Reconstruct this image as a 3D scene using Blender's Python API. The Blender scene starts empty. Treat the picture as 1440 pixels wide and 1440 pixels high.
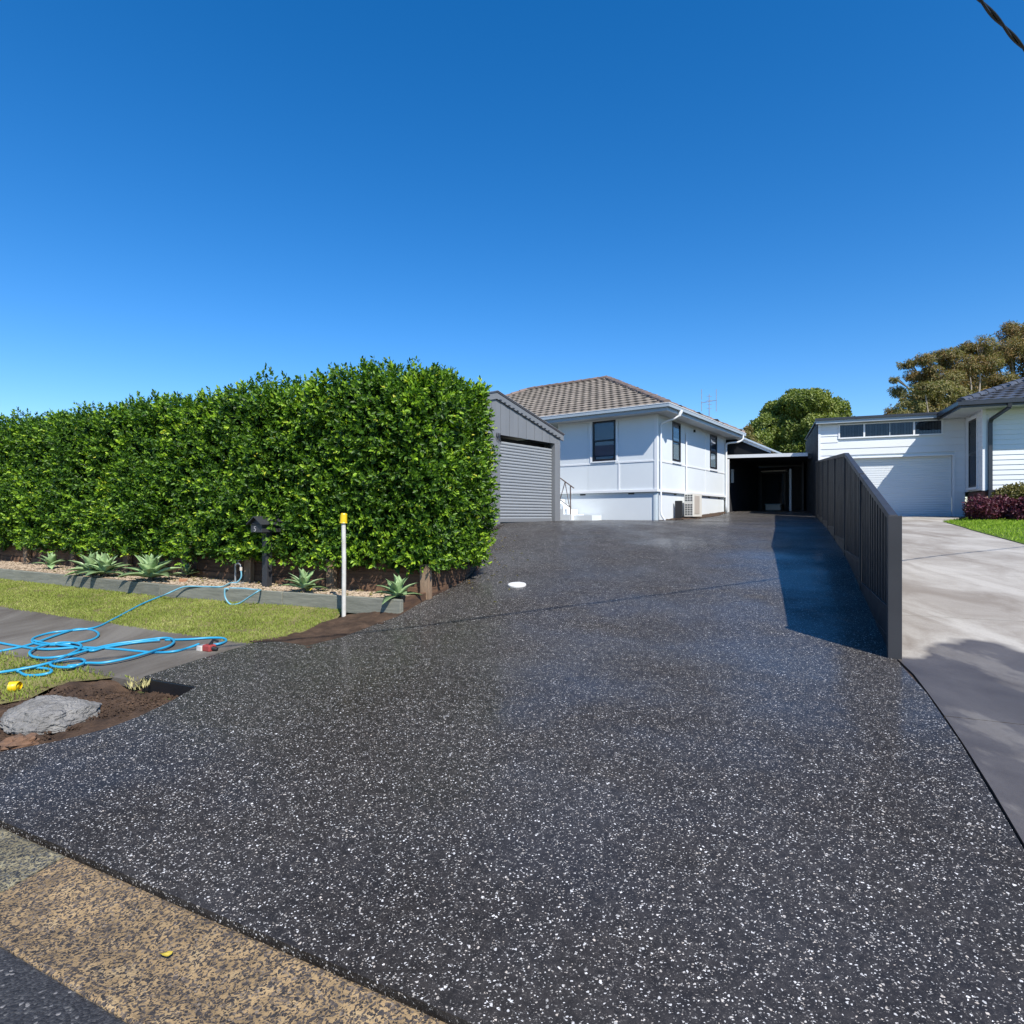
import bpy, math, random
import numpy as np
from mathutils import Vector, Matrix, noise as mnoise
from mathutils.geometry import delaunay_2d_cdt

random.seed(7); rng = np.random.default_rng(11)
SC = bpy.context.scene
C = SC.collection
PI = math.pi

# ------------------------------------------------------------------ camera, sky, sun, exposure
EYE = 1.6
FPX, HOR = 860.0, 727.0
cam_d = bpy.data.cameras.new('camera'); cam = bpy.data.objects.new('camera', cam_d); C.objects.link(cam)
cam.location = (0, 0, EYE); cam.rotation_euler = (PI/2, 0, 0)
cam_d.sensor_width = 36; cam_d.lens = 36*FPX/1440; cam_d.shift_y = (HOR-720)/1440
cam_d.clip_start = .05; cam_d.clip_end = 2000
SC.camera = cam
SUN = Vector((.49, -1.10, 1.27)).normalized()          # towards the sun
wd = bpy.data.worlds.new('World'); SC.world = wd; wd.use_nodes = True
wn = wd.node_tree; bg = wn.nodes['Background']
sky = wn.nodes.new('ShaderNodeTexSky'); sky.sky_type = 'NISHITA'; sky.sun_disc = False
sky.sun_elevation = math.asin(SUN.z); sky.sun_rotation = math.atan2(SUN.x, SUN.y)
sky.altitude = 0; sky.air_density = 1.0; sky.dust_density = .15; sky.ozone_density = 4.0
hs = wn.nodes.new('ShaderNodeHueSaturation'); hs.inputs['Saturation'].default_value = 1.35; hs.inputs['Value'].default_value = 1.0
wn.links.new(sky.outputs[0], hs.inputs['Color']); tint = wn.nodes.new('ShaderNodeMix'); tint.data_type = 'RGBA'; tint.blend_type = 'MULTIPLY'; tint.inputs[0].default_value = 1; tint.inputs[7].default_value = (1.0, .97, 1.05, 1)
wn.links.new(hs.outputs[0], tint.inputs[6]); wn.links.new(tint.outputs[2], bg.inputs['Color'])
bg.inputs['Strength'].default_value = .128
sd = bpy.data.lights.new('sun', 'SUN'); sd.energy = 5.0; sd.angle = math.radians(.53); sd.color = (1, .94, .85)
so = bpy.data.objects.new('sun', sd); C.objects.link(so); so.rotation_euler = SUN.to_track_quat('Z', 'Y').to_euler(); so.location = (6, -12, 15)
vs = SC.view_settings; vs.view_transform = 'Standard'; vs.look = 'None'; vs.gamma = 1; vs.exposure = 0.45; vs.use_curve_mapping = False
SC.render.engine = 'CYCLES'; SC.cycles.max_bounces = 8; SC.cycles.transparent_max_bounces = 12

# ------------------------------------------------------------------ terrain heights
K = Vector((-.18, 1.93)); NN = Vector((.447, .894)); WW = Vector((-.894, .447))
def QS(x, y):
    d = Vector((x, y))-K
    return d.dot(NN), d.dot(WW)
def XY(q, s):
    p = K+NN*q+WW*s
    return p.x, p.y
LK = [(-60, -.3), (-6, -.02), (-.6, -.03), (0, 0), (1.6, .15), (2.9, .215), (4.3, .27), (5.3, .45), (6.9, .64), (13, 1.415), (15.5, 1.46), (19, 1.46), (21.5, 1.57), (26.3, 1.82), (32, 1.95), (60, 2.0), (900, 2.0)]
RK = [(-60, -.3), (-6, -.02), (-.6, -.03), (0, 0), (1.6, .12), (5, .28), (7.7, .62), (10.3, .93), (16, 1.30), (24.4, 1.63), (28, 1.84), (32, 1.95), (60, 2.0), (900, 2.0)]
_g = np.arange(-20, 60, .1)
def _smooth(kn):
    xs = [k[0] for k in kn]; ys = [k[1] for k in kn]
    v = np.interp(_g, xs, ys); w = np.hanning(19); w /= w.sum()
    p = np.pad(v, 9, mode='edge'); sm = np.convolve(p, w, 'valid')
    near = np.clip((_g-.3)/1.2, 0, 1)
    return v*(1-near)+sm*near
_L, _R = _smooth(LK), _smooth(RK)
def sst(a, b, x):
    t = min(1, max(0, (x-a)/(b-a))); return t*t*(3-2*t)
def G(x, y):
    q, s = QS(x, y)
    l = float(np.interp(q, _g, _L)); r = float(np.interp(q, _g, _R))
    k = sst(-1.2, 4.2, s)
    z = r*(1-k)+l*k
    z += .012*min(max(s-1.5, 0), 30)*(1-sst(4.6, 8, q))*sst(-1, 1.5, q)
    return z
def gp(px, py, off=0.0, fn=None):
    """point of the ground seen at a photograph position"""
    fn = fn or G
    rx, rz = (px-720)/FPX, (HOR-py)/FPX
    lo = .8
    prev = lo
    d = lo
    while d < 60:
        if EYE+rz*d <= fn(rx*d, d)+off: break
        prev = d; d += .1
    a, b = prev, d
    for _ in range(24):
        m = (a+b)/2
        if EYE+rz*m <= fn(rx*m, m)+off: b = m
        else: a = m
    return Vector((rx*b, b, fn(rx*b, b)+off))
def on_q(px, q):                                       # point of the line at distance q from the kerb seen in column px
    r = (px-720)/FPX
    d = (q+K.dot(NN))/(r*NN.x+NN.y)
    return r*d, d
BEDH = .195
def QE(s): return 4.35+.30*min(1, max(0, (8-s)/3.7))
def on_qe(px, dq=0):
    q = 4.5
    for _ in range(6):
        x, y = on_q(px, q+dq); q = QE(QS(x, y)[1])
    return on_q(px, q+dq)
def Gbed(x, y):
    q, s = QS(x, y)
    xx, yy = XY(4.45, s)
    return G(xx, yy)+BEDH-.02

# ------------------------------------------------------------------ materials
MT = {}
def nd(nt, t, **kw):
    n = nt.nodes.new(t)
    for k, v in kw.items():
        if k.startswith('_'): setattr(n, k[1:], v)
        else:
            s = n.inputs[k.replace('9', ' ')] if not k.startswith('i') or not k[1:].isdigit() else n.inputs[int(k[1:])]
            if hasattr(v, 'is_output') or isinstance(v, bpy.types.NodeSocket): nt.links.new(v, s)
            else: s.default_value = v
    return n
def col(c): return (c[0], c[1], c[2], 1)
def ramp(nt, fac, stops, interp='LINEAR'):
    r = nt.nodes.new('ShaderNodeValToRGB'); r.color_ramp.interpolation = interp
    e = r.color_ramp.elements
    while len(e) < len(stops): e.new(.5)
    for k, (p, c) in enumerate(stops):
        e[k].position = p; e[k].color = col(c) if hasattr(c, '__len__') else (c, c, c, 1)
    nt.links.new(fac, r.inputs[0]); return r.outputs[0]
def mix(nt, f, a, b, mode='MIX'):
    m = nt.nodes.new('ShaderNodeMix'); m.data_type = 'RGBA'; m.blend_type = mode
    for s, v in ((m.inputs[0], f), (m.inputs[6], a), (m.inputs[7], b)):
        if isinstance(v, bpy.types.NodeSocket): nt.links.new(v, s)
        elif hasattr(v, '__len__'): s.default_value = col(v)
        else: s.default_value = v
    return m.outputs[2]
def mth(nt, op, a, b=None, c=None, clamp=False):
    m = nt.nodes.new('ShaderNodeMath'); m.operation = op; m.use_clamp = clamp
    for k, v in enumerate((a, b, c)):
        if v is None: continue
        if isinstance(v, bpy.types.NodeSocket): nt.links.new(v, m.inputs[k])
        else: m.inputs[k].default_value = v
    return m.outputs[0]
def start(name):
    m = bpy.data.materials.new(name); m.use_nodes = True; nt = m.node_tree
    return m, nt, nt.nodes['Principled BSDF']
def coords(nt, world=False):
    if world: return nd(nt, 'ShaderNodeNewGeometry').outputs['Position']
    tc = nd(nt, 'ShaderNodeTexCoord').outputs['Object']
    oi = nd(nt, 'ShaderNodeObjectInfo').outputs['Random']
    a = nt.nodes.new('ShaderNodeVectorMath'); a.operation = 'MULTIPLY_ADD'
    cb = nd(nt, 'ShaderNodeCombineXYZ', X=oi, Y=oi, Z=oi).outputs[0]
    nt.links.new(cb, a.inputs[0]); a.inputs[1].default_value = (37, 53, 71); nt.links.new(tc, a.inputs[2])
    return a.outputs[0]
def noi(nt, v, scale, detail=4, rough=.55, dist=0):
    return nd(nt, 'ShaderNodeTexNoise', Vector=v, Scale=scale, Detail=detail, Roughness=rough, Distortion=dist).outputs['Fac']
def bump(nt, b, h, strength=.3, dist=.01, prev=None):
    n = nd(nt, 'ShaderNodeBump', Height=h, Strength=strength, Distance=dist)
    if prev: nt.links.new(prev, n.inputs['Normal'])
    nt.links.new(n.outputs[0], b.inputs['Normal']); return n.outputs[0]
def simple(name, c1, c2=None, scale=3, rough=.6, metal=0, bs=40, bst=.15, bd=.004, spec=.5, vary=.0, streak=None, world=False):
    m, nt, b = start(name)
    v = coords(nt, world)
    if streak:
        mp = nd(nt, 'ShaderNodeMapping', Vector=v, Scale=streak); v2 = mp.outputs[0]
    else: v2 = v
    c2 = c2 or tuple(x*.8 for x in c1)
    c1 = tuple(x*.84 for x in c1); c2 = tuple(x*.84 for x in c2)
    f = noi(nt, v2, scale, 6, .6)
    c = ramp(nt, f, [(.3, c2), (.7, c1)])
    if vary:
        oi = nd(nt, 'ShaderNodeObjectInfo').outputs['Random']
        h = nd(nt, 'ShaderNodeHueSaturation', Value=mth(nt, 'MULTIPLY_ADD', oi, vary*2, 1-vary), Color=c)
        c = h.outputs['Color']
    nt.links.new(c, b.inputs['Base Color'])
    r = mth(nt, 'MULTIPLY_ADD', noi(nt, v, scale*2.3), .25, rough-.12, True); nt.links.new(r, b.inputs['Roughness'])
    b.inputs['Metallic'].default_value = metal; b.inputs['Specular IOR Level'].default_value = spec
    if bst: bump(nt, b, noi(nt, v2, bs, 5), bst, bd)
    MT[name] = m; return m

def m_aggregate():
    m, nt, b = start('exposed_aggregate'); P = coords(nt, True)
    nz = nd(nt, 'ShaderNodeTexNoise', Vector=P, Scale=120, Detail=1)
    vv = nt.nodes.new('ShaderNodeVectorMath'); vv.operation = 'MULTIPLY_ADD'
    nt.links.new(nz.outputs['Color'], vv.inputs[0]); vv.inputs[1].default_value = (.012, .012, .0); nt.links.new(P, vv.inputs[2]); V = vv.outputs[0]
    def chips(scale, rot, sc, thr, size):
        mp = nd(nt, 'ShaderNodeMapping', Vector=V, Rotation=(0, 0, rot), Scale=sc)
        vo = nd(nt, 'ShaderNodeTexVoronoi', Vector=mp.outputs[0], Scale=scale)
        sp = nd(nt, 'ShaderNodeSeparateColor', Color=vo.outputs['Color'])
        pick = mth(nt, 'GREATER_THAN', sp.outputs[0], thr)
        sz = mth(nt, 'MULTIPLY_ADD', sp.outputs[1], size*.65, size*.62)
        edge = mth(nt, 'MULTIPLY', mth(nt, 'SUBTRACT', sz, vo.outputs['Distance']), 14, None, True)
        return mth(nt, 'MULTIPLY', pick, edge), sp.outputs[2]
    a1, r1 = chips(88, .4, (1, 1.3, 1), .90, .40)
    a2, r2 = chips(140, 1.6, (1, 1.5, 1), .84, .44)
    a3, r3 = chips(62, 2.5, (1.4, 1, 1), .915, .37)
    a4, r4 = chips(190, .9, (1, 1.2, 1), .60, .45)
    base = ramp(nt, noi(nt, P, 300, 3, .7), [(.35, (.0115, .0097, .0080)), (.62, (.037, .031, .0262))])
    patch = noi(nt, P, .45, 4, .55)
    base = mix(nt, ramp(nt, patch, [(.38, 0), (.62, 1)]), base, mix(nt, .5, base, (.046, .044, .044)))
    c = mix(nt, a4, base, ramp(nt, r4, [(0, (.025, .023, .021)), (1, (.12, .11, .10))]))
    pal = [(0, (.14, .13, .12)), (.3, (.34, .33, .31)), (.6, (.50, .44, .37)), (.7, (.56, .55, .53)), (1, (.72, .71, .69))]
    c = mix(nt, a3, c, ramp(nt, r3, pal)); c = mix(nt, a2, c, ramp(nt, r2, pal)); c = mix(nt, a1, c, ramp(nt, r1, pal))
    mot = ramp(nt, noi(nt, P, 24, 3, .7), [(.36, .72), (.5, 1), (.64, 1.35)])
    c = mix(nt, 1.0, c, mot, 'MULTIPLY')
    nt.links.new(c, b.inputs['Base Color'])
    wet = ramp(nt, noi(nt, P, .8, 5, .6), [(.35, .40), (.7, .68)])
    nt.links.new(wet, b.inputs['Roughness']); b.inputs['Specular IOR Level'].default_value = .16
    h = mth(nt, 'ADD', mth(nt, 'MULTIPLY', noi(nt, P, 260, 2), .6), mth(nt, 'MULTIPLY', mth(nt, 'MAXIMUM', a1, a2), .35))
    n1 = bump(nt, b, h, .30, .004)
    bump(nt, b, noi(nt, P, 3.5, 3), .22, .03, n1)
    nt.links.new(ramp(nt, noi(nt, P, .55, 4, .6), [(.42, .03), (.62, .42)]), b.inputs['Coat Weight'])
    b.inputs['Coat Roughness'].default_value = .17
    n3 = nd(nt, 'ShaderNodeBump', Height=noi(nt, P, 6, 3), Strength=.25, Distance=.012); nt.links.new(n3.outputs[0], b.inputs['Coat Normal'])
    MT['aggregate'] = m
m_aggregate()
def m_kerb(key='kerb', tint=(1, 1, 1)):
    m, nt, b = start('worn_kerb_concrete'); P = coords(nt, True)
    nz = nd(nt, 'ShaderNodeTexNoise', Vector=P, Scale=55, Detail=3)
    vv = nt.nodes.new('ShaderNodeVectorMath'); vv.operation = 'MULTIPLY_ADD'
    nt.links.new(nz.outputs['Color'], vv.inputs[0]); vv.inputs[1].default_value = (.03, .03, .02); nt.links.new(P, vv.inputs[2]); V = vv.outputs[0]
    vo = nd(nt, 'ShaderNodeTexVoronoi', Vector=V, Scale=108)
    sp = nd(nt, 'ShaderNodeSeparateColor', Color=vo.outputs['Color'])
    st = mth(nt, 'MULTIPLY', mth(nt, 'GREATER_THAN', sp.outputs[0], .18), mth(nt, 'MULTIPLY', mth(nt, 'SUBTRACT', mth(nt, 'MULTIPLY_ADD', sp.outputs[1], .35, .46), vo.outputs['Distance']), 9, None, True))
    sand = ramp(nt, noi(nt, P, 9, 6, .65), [(.3, (.16, .11, .055)), (.55, (.37, .25, .12)), (.75, (.48, .36, .195))])
    stone = ramp(nt, sp.outputs[2], [(0, (.018, .016, .015)), (.6, (.06, .05, .045)), (.9, (.13, .10, .075)), (1, (.25, .2, .15))])
    c = mix(nt, st, sand, stone)
    oi = nd(nt, 'ShaderNodeObjectInfo').outputs['Random']
    dk = ramp(nt, noi(nt, P, 2.2, 5, .6), [(.42, 1), (.7, .5)])
    c = mix(nt, 1.0, c, dk, 'MULTIPLY'); c = mix(nt, 1.0, c, tint, 'MULTIPLY')
    nt.links.new(c, b.inputs['Base Color']); b.inputs['Roughness'].default_value = .8
    h = mth(nt, 'SUBTRACT', noi(nt, P, 130, 3), mth(nt, 'MULTIPLY', st, .5))
    bump(nt, b, h, .7, .006)
    MT[key] = m
m_kerb(); m_kerb('kerb_mossy', (.78, .98, 1.15))
def m_asphalt():
    m, nt, b = start('road_asphalt'); P = coords(nt, True)
    vo = nd(nt, 'ShaderNodeTexVoronoi', Vector=P, Scale=110)
    sp = nd(nt, 'ShaderNodeSeparateColor', Color=vo.outputs['Color'])
    c = ramp(nt, sp.outputs[0], [(0, (.012, .012, .014)), (.7, (.035, .035, .038)), (.96, (.06, .06, .06)), (1, (.22, .21, .2))])
    nt.links.new(c, b.inputs['Base Color']); b.inputs['Roughness'].default_value = .75
    bump(nt, b, mth(nt, 'SUBTRACT', 1, vo.outputs['Distance']), .8, .006)
    MT['asphalt'] = m
m_asphalt()
def m_concrete(name, pale, dark, wetpatch=False):
    m, nt, b = start(name); P = coords(nt, True)
    mp = nd(nt, 'ShaderNodeMapping', Vector=P, Rotation=(0, 0, .42), Scale=(.8, .34, 1)); V = mp.outputs[0]
    f = noi(nt, V, 1.6, 8, .66, .6)
    c = ramp(nt, f, [(.36, dark), (.5, tuple((a+c2)/2 for a, c2 in zip(pale, dark))), (.62, pale)])
    fine = ramp(nt, noi(nt, P, 60, 4, .7), [(.3, .86), (.7, 1.05)])
    c = mix(nt, 1.0, c, fine, 'MULTIPLY')
    rr = None
    if wetpatch:
        sx = nd(nt, 'ShaderNodeSeparateXYZ', Vector=P)
        qq = mth(nt, 'ADD', mth(nt, 'MULTIPLY', sx.outputs[0], .1), mth(nt, 'MULTIPLY', sx.outputs[1], 1.0))
        e = mth(nt, 'ADD', qq, mth(nt, 'MULTIPLY', noi(nt, mp.outputs[0], 1.7, 3, .5), -2.2))
        w = ramp(nt, mth(nt, 'MULTIPLY_ADD', e, -1.6, 8.6, True), [(.34, 0), (.62, 1)])
        hole = ramp(nt, noi(nt, V, 2.4, 5, .6), [(.58, 0), (.64, 1)])
        w = mth(nt, 'SUBTRACT', w, mth(nt, 'MULTIPLY', hole, .22), None, True)
        c = mix(nt, w, c, mix(nt, 1.0, c, (.25, .23, .225), 'MULTIPLY'))
        rr = mth(nt, 'MULTIPLY_ADD', w, -.36, .78); nt.links.new(rr, b.inputs['Roughness'])
    else: b.inputs['Roughness'].default_value = .8
    nt.links.new(c, b.inputs['Base Color'])
    bump(nt, b, noi(nt, P, 90, 5, .7), .22, .004)
    MT[name] = m
m_concrete('pale_concrete', (.43, .405, .36), (.23, .20, .165), True)
m_concrete('old_path_concrete', (.17, .155, .13), (.085, .07, .053))
def m_leaf(name, stops, rough=.42, trans=.25, spec=.5):
    m, nt, b = start(name)
    at = nd(nt, 'ShaderNodeAttribute', _attribute_name='tone')
    c = ramp(nt, at.outputs['Fac'], stops)
    nt.links.new(c, b.inputs['Base Color']); b.inputs['Roughness'].default_value = rough; b.inputs['Specular IOR Level'].default_value = spec
    tr = nd(nt, 'ShaderNodeBsdfTranslucent', Color=mix(nt, 1.0, c, (1.3, 1.5, .5), 'MULTIPLY'))
    ms = nd(nt, 'ShaderNodeMixShader', Fac=trans); nt.links.new(b.outputs[0], ms.inputs[1]); nt.links.new(tr.outputs[0], ms.inputs[2])
    nt.links.new(ms.outputs[0], nt.nodes['Material Output'].inputs['Surface'])
    MT[name] = m
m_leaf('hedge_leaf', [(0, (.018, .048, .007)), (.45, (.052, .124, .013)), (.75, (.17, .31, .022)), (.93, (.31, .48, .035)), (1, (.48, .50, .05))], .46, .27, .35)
m_leaf('fig_leaf', [(0, (.06, .095, .02)), (.6, (.15, .20, .035)), (1, (.27, .29, .06))], .5, .25)
m_leaf('gum_leaf', [(0, (.12, .085, .035)), (.3, (.24, .14, .045)), (.6, (.19, .18, .06)), (1, (.30, .27, .10))], .5, .25)
m_leaf('plum_leaf', [(0, (.03, .008, .015)), (.6, (.10, .02, .04)), (1, (.20, .05, .09))], .5, .2)
m_leaf('olive_leaf', [(0, (.05, .05, .012)), (.6, (.12, .11, .025)), (1, (.22, .19, .05))], .5, .2)
m_leaf('grass_blade', [(0, (.12, .16, .03)), (.45, (.23, .28, .05)), (.8, (.34, .37, .10)), (1, (.52, .46, .22))], .6, .3, .3)
m_leaf('lawn_blade', [(0, (.14, .23, .02)), (.6, (.26, .40, .03)), (1, (.42, .50, .08))], .6, .3, .3)
def m_soil(name, a, b_, scale=5):
    simple(name, a, b_, scale, .9, bs=45, bst=.9, bd=.02, spec=.2, world=True)
m_soil('turf_soil', (.30, .28, .10), (.16, .14, .06), 3)
m_soil('lawn_soil', (.12, .20, .03), (.08, .13, .02), 3)
m_soil('dirt', (.125, .08, .052), (.04, .026, .018), 5)
m_soil('gravel_bed', (.36, .28, .19), (.20, .14, .09), 8)
m_soil('terrain_grass', (.12, .15, .04), (.07, .09, .03), .3)
simple('pebble', (.58, .47, .34), (.30, .22, .15), 30, .8, vary=0, world=True)
simple('stem_wood', (.09, .07, .05), None, 12, .85, bst=.6, bd=.01)
simple('gum_bark', (.45, .40, .34), (.25, .21, .17), 2, .8)
simple('sleeper_grey', (.27, .27, .22), (.15, .155, .125), 3, .85, bs=20, bst=.8, bd=.008, vary=.18, streak=(1, 1, 9))
simple('sleeper_brown', (.22, .12, .065), (.07, .038, .024), 3, .85, bs=20, bst=.9, bd=.01, vary=.35, streak=(1, 1, 9))
simple('sleeper_post', (.36, .25, .16), (.17, .11, .07), 4, .85, bs=24, bst=.9, bd=.01, vary=.3, streak=(5, 5, .6))
simple('wall_fibro', (.77, .825, .85), (.73, .785, .815), .9, .55, bs=30, bst=.06, vary=.02)
simple('trim_white', (.84, .87, .89), (.79, .82, .85), 1.5, .45, bs=30, bst=.05)
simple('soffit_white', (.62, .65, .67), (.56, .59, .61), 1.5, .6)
simple('brick_painted', (.63, .71, .75), (.54, .63, .68), 1.2, .7, bs=16, bst=.4, bd=.01, vary=.035)
simple('gutter_grey', (.42, .49, .55), (.36, .43, .49), 1, .4)
simple('weatherboard', (.80, .83, .86), (.75, .785, .82), 1, .5, bs=40, bst=.05, vary=.02)
simple('window_black', (.012, .013, .017), (.02, .02, .024), 6, .35, bst=0)
simple('shed_grey', (.215, .225, .235), (.19, .20, .21), .7, .42, bs=60, bst=.03, vary=.03)
simple('shed_door_grey', (.30, .32, .335), (.275, .295, .31), 1, .36, bst=0)
simple('shed_roof', (.13, .115, .12), (.11, .10, .10), 1, .4, bst=0)
simple('fence_dark', (.015, .017, .022), (.011, .0125, .016), 1.5, .5, bst=.02, vary=.06, spec=.25)
simple('fence_post_grey', (.050, .051, .056), (.040, .041, .045), 2, .5, bst=0, spec=.3)
simple('door_white', (.76, .80, .83), (.70, .75, .78), 1, .4, bst=0)
simple('roof_tile_brown', (.315, .27, .215), (.205, .175, .145), 3, .8, bs=60, bst=.4, vary=.16)
simple('roof_tile_lichen', (.31, .265, .21), (.175, .15, .122), 2.2, .85, bs=60, bst=.4, world=True)
simple('roof_tile_charcoal', (.10, .11, .13), (.06, .065, .08), 3, .38, bst=.1, vary=.2)
simple('ridge_tile_brown', (.27, .20, .17), (.16, .12, .10), 3, .8, vary=.15)
simple('dark_fascia', (.035, .04, .052), (.028, .032, .04), 2, .35, bst=0)
simple('red_brick', (.20, .09, .07), (.11, .05, .045), 5, .85, vary=.25)
simple('sand_brick', (.50, .33, .24), (.35, .23, .17), 5, .85, vary=.2)
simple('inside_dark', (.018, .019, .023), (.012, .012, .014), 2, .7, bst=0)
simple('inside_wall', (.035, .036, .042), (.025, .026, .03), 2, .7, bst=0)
simple('cream_plastic', (.78, .77, .70), (.72, .70, .63), 2, .4, bst=0)
simple('beige_grille', (.52, .47, .41), (.48, .43, .37), 2, .5, bst=0)
simple('black_plastic', (.015, .015, .017), (.01, .01, .012), 2, .4, bst=0)
simple('rail_metal', (.16, .12, .11), (.10, .07, .06), 8, .5)
simple('galvanised', (.50, .50, .50), (.38, .38, .39), 6, .4, metal=.6, bst=0)
simple('letterbox_grey', (.045, .047, .055), (.036, .038, .044), 4, .4, bst=0)
simple('number_grey', (.42, .42, .44), (.38, .38, .4), 4, .5, bst=0)
simple('pvc_white', (.72, .71, .66), (.52, .49, .43), 7, .5, bst=.1)
simple('yellow_plastic', (.85, .60, .01), (.78, .52, .01), 8, .4, bst=0)
simple('hose_blue', (.035, .36, .60), (.03, .31, .53), 6, .36, bst=0)
simple('hose_pale', (.20, .47, .58), (.16, .40, .52), 6, .4, bst=0)
simple('red_plastic', (.42, .06, .05), (.30, .05, .045), 8, .5, bst=0)
simple('offwhite_plastic', (.72, .68, .62), (.62, .57, .50), 14, .5, bst=0)
simple('spoil_concrete', (.35, .34, .32), (.15, .145, .135), 6, .95, bs=35, bst=1, bd=.03, spec=.2, world=True)
simple('rusty_rock', (.24, .125, .065), (.10, .065, .045), 12, .85, bs=30, bst=.8, bd=.02)
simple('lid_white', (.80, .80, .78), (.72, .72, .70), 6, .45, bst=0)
simple('cable_black', (.01, .01, .012), None, 8, .5, bst=0)
simple('agave_green', (.34, .47, .22), (.22, .36, .15), 5, .45, bst=.05, vary=.22, spec=.5)
simple('dry_leaf', (.55, .45, .05), (.45, .33, .04), 20, .7, bst=0)
simple('timber_dry', (.40, .20, .10), (.22, .10, .05), 10, .8)
def m_glass(name, tint=(.8, .84, .87), ior=1.45):
    m, nt, b = start(name)
    lw = nd(nt, 'ShaderNodeLayerWeight', Blend=.5)
    fr = mth(nt, 'MULTIPLY_ADD', mth(nt, 'POWER', lw.outputs['Facing'], 4.5), .75*(ior-1)/.45, .015+.04*(ior-1)/.45)
    gl = nd(nt, 'ShaderNodeBsdfGlossy', Color=(.9, .93, 1, 1), Roughness=.03)
    tp = nd(nt, 'ShaderNodeBsdfTransparent', Color=col(tint))
    ms = nd(nt, 'ShaderNodeMixShader', Fac=fr)
    nt.links.new(tp.outputs[0], ms.inputs[1]); nt.links.new(gl.outputs[0], ms.inputs[2]); nt.links.new(ms.outputs[0], nt.nodes['Material Output'].inputs['Surface'])
    MT[name] = m
m_glass('window_glass'); m_glass('dark_glass', (.5, .52, .55), 1.22)
simple('blind_grey', (.55, .62, .62), (.5, .57, .57), 2, .8, bst=0)
simple('blind_dark', (.11, .13, .16), (.09, .10, .13), 2, .8, bst=0)
simple('blind_strip', (.52, .51, .50), (.44, .43, .43), 2, .8, bst=0, vary=.3)

# ------------------------------------------------------------------ object helpers
def root(name, loc, label, cat, group=None):
    o = bpy.data.objects.new(name, None); C.objects.link(o); o.location = loc; o.empty_display_size = .1
    o['label'] = label; o['category'] = cat
    if group: o['group'] = group
    return o
def tag(o, label, cat, group=None):
    o['label'] = label; o['category'] = cat
    if group: o['group'] = group
    return o
def rootof(o):
    v = Vector(o.location)
    while o.parent: o = o.parent; v = v+o.location
    return v
def link(name, me, mat=None, parent=None, kind=None):
    if mat is not None and not me.materials: me.materials.append(MT[mat] if isinstance(mat, str) else mat)
    o = bpy.data.objects.new(name, me); C.objects.link(o)
    if parent: o.parent = parent
    if kind: o['kind'] = kind
    return o
def build(name, V, F, mat, parent=None, kind=None, smooth=False, at=None):
    """mesh object from world-space vertices; its origin is at its parent's place, or at 'at'"""
    off = rootof(parent) if parent else (Vector(at) if at is not None else Vector((0, 0, 0)))
    me = bpy.data.meshes.new(name)
    me.from_pydata([tuple(Vector(v)-off) for v in V], [], F); me.update()
    if smooth: me.shade_smooth()
    o = link(name, me, mat, parent, kind)
    if at is not None and not parent: o.location = at
    return o
class MB:
    def __init__(s): s.V = []; s.F = []
    def add(s, V, F):
        n = len(s.V); s.V += [tuple(v) for v in V]; s.F += [tuple(i+n for i in f) for f in F]; return s
    def hexa(s, p):                                     # 8 corners: bottom 4 (ccw), top 4
        f = [(0, 3, 2, 1), (4, 5, 6, 7), (0, 1, 5, 4), (1, 2, 6, 5), (2, 3, 7, 6), (3, 0, 4, 7)]
        a, b, c = Vector(p[1])-Vector(p[0]), Vector(p[3])-Vector(p[0]), Vector(p[4])-Vector(p[0])
        if a.cross(b).dot(c) < 0: f = [t[::-1] for t in f]
        return s.add(p, f)
    def box(s, fr, x0, x1, y0, y1, z0, z1):
        P = [fr(x, y, z) for z in (z0, z1) for x, y in ((x0, y0), (x1, y0), (x1, y1), (x0, y1))]
        return s.hexa(P)
    def tube(s, pts, r, n=8, cap=True):
        pts = [Vector(p) for p in pts]; m = len(pts); rr = r if hasattr(r, '__len__') else [r]*m
        V = []; F = []; prev = None
        for i, p in enumerate(pts):
            t = (pts[min(i+1, m-1)]-pts[max(i-1, 0)]).normalized()
            if prev is None: a = t.orthogonal().normalized()
            else: a = (prev-t*prev.dot(t)); a = a.normalized() if a.length > 1e-6 else t.orthogonal().normalized()
            prev = a; b = t.cross(a)
            for k in range(n):
                g = 2*PI*k/n; V.append(p+(a*math.cos(g)+b*math.sin(g))*rr[i])
        for i in range(m-1):
            for k in range(n): F.append((i*n+k, i*n+(k+1) % n, (i+1)*n+(k+1) % n, (i+1)*n+k))
        if cap: F.append(tuple(range(n-1, -1, -1))); F.append(tuple((m-1)*n+k for k in range(n)))
        return s.add(V, F)
    def done(s, name, mat, parent=None, kind=None, smooth=False, at=None):
        return build(name, s.V, s.F, mat, parent, kind, smooth, at)
def frame(o, ex, ey):
    o = Vector(o); ex = Vector((ex[0], ex[1], 0)).normalized(); ey = Vector((ey[0], ey[1], 0)).normalized()
    return lambda x, y, z: o+ex*x+ey*y+Vector((0, 0, z))
WF = lambda x, y, z: Vector((x, y, z))
def bev(o, w=.004, seg=2):
    m = o.modifiers.new('bevel', 'BEVEL'); m.width = w; m.segments = seg; m.limit_method = 'ANGLE'; return o
def spline(pts, n=8):
    pts = [Vector(p) for p in pts]; out = []
    for i in range(len(pts)-1):
        p0, p1, p2, p3 = pts[max(i-1, 0)], pts[i], pts[i+1], pts[min(i+2, len(pts)-1)]
        for k in range(n):
            t = k/n
            out.append(.5*((2*p1)+(p2-p0)*t+(2*p0-5*p1+4*p2-p3)*t*t+(3*p1-p0-3*p2+p3)*t**3))
    out.append(pts[-1]); return out
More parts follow.
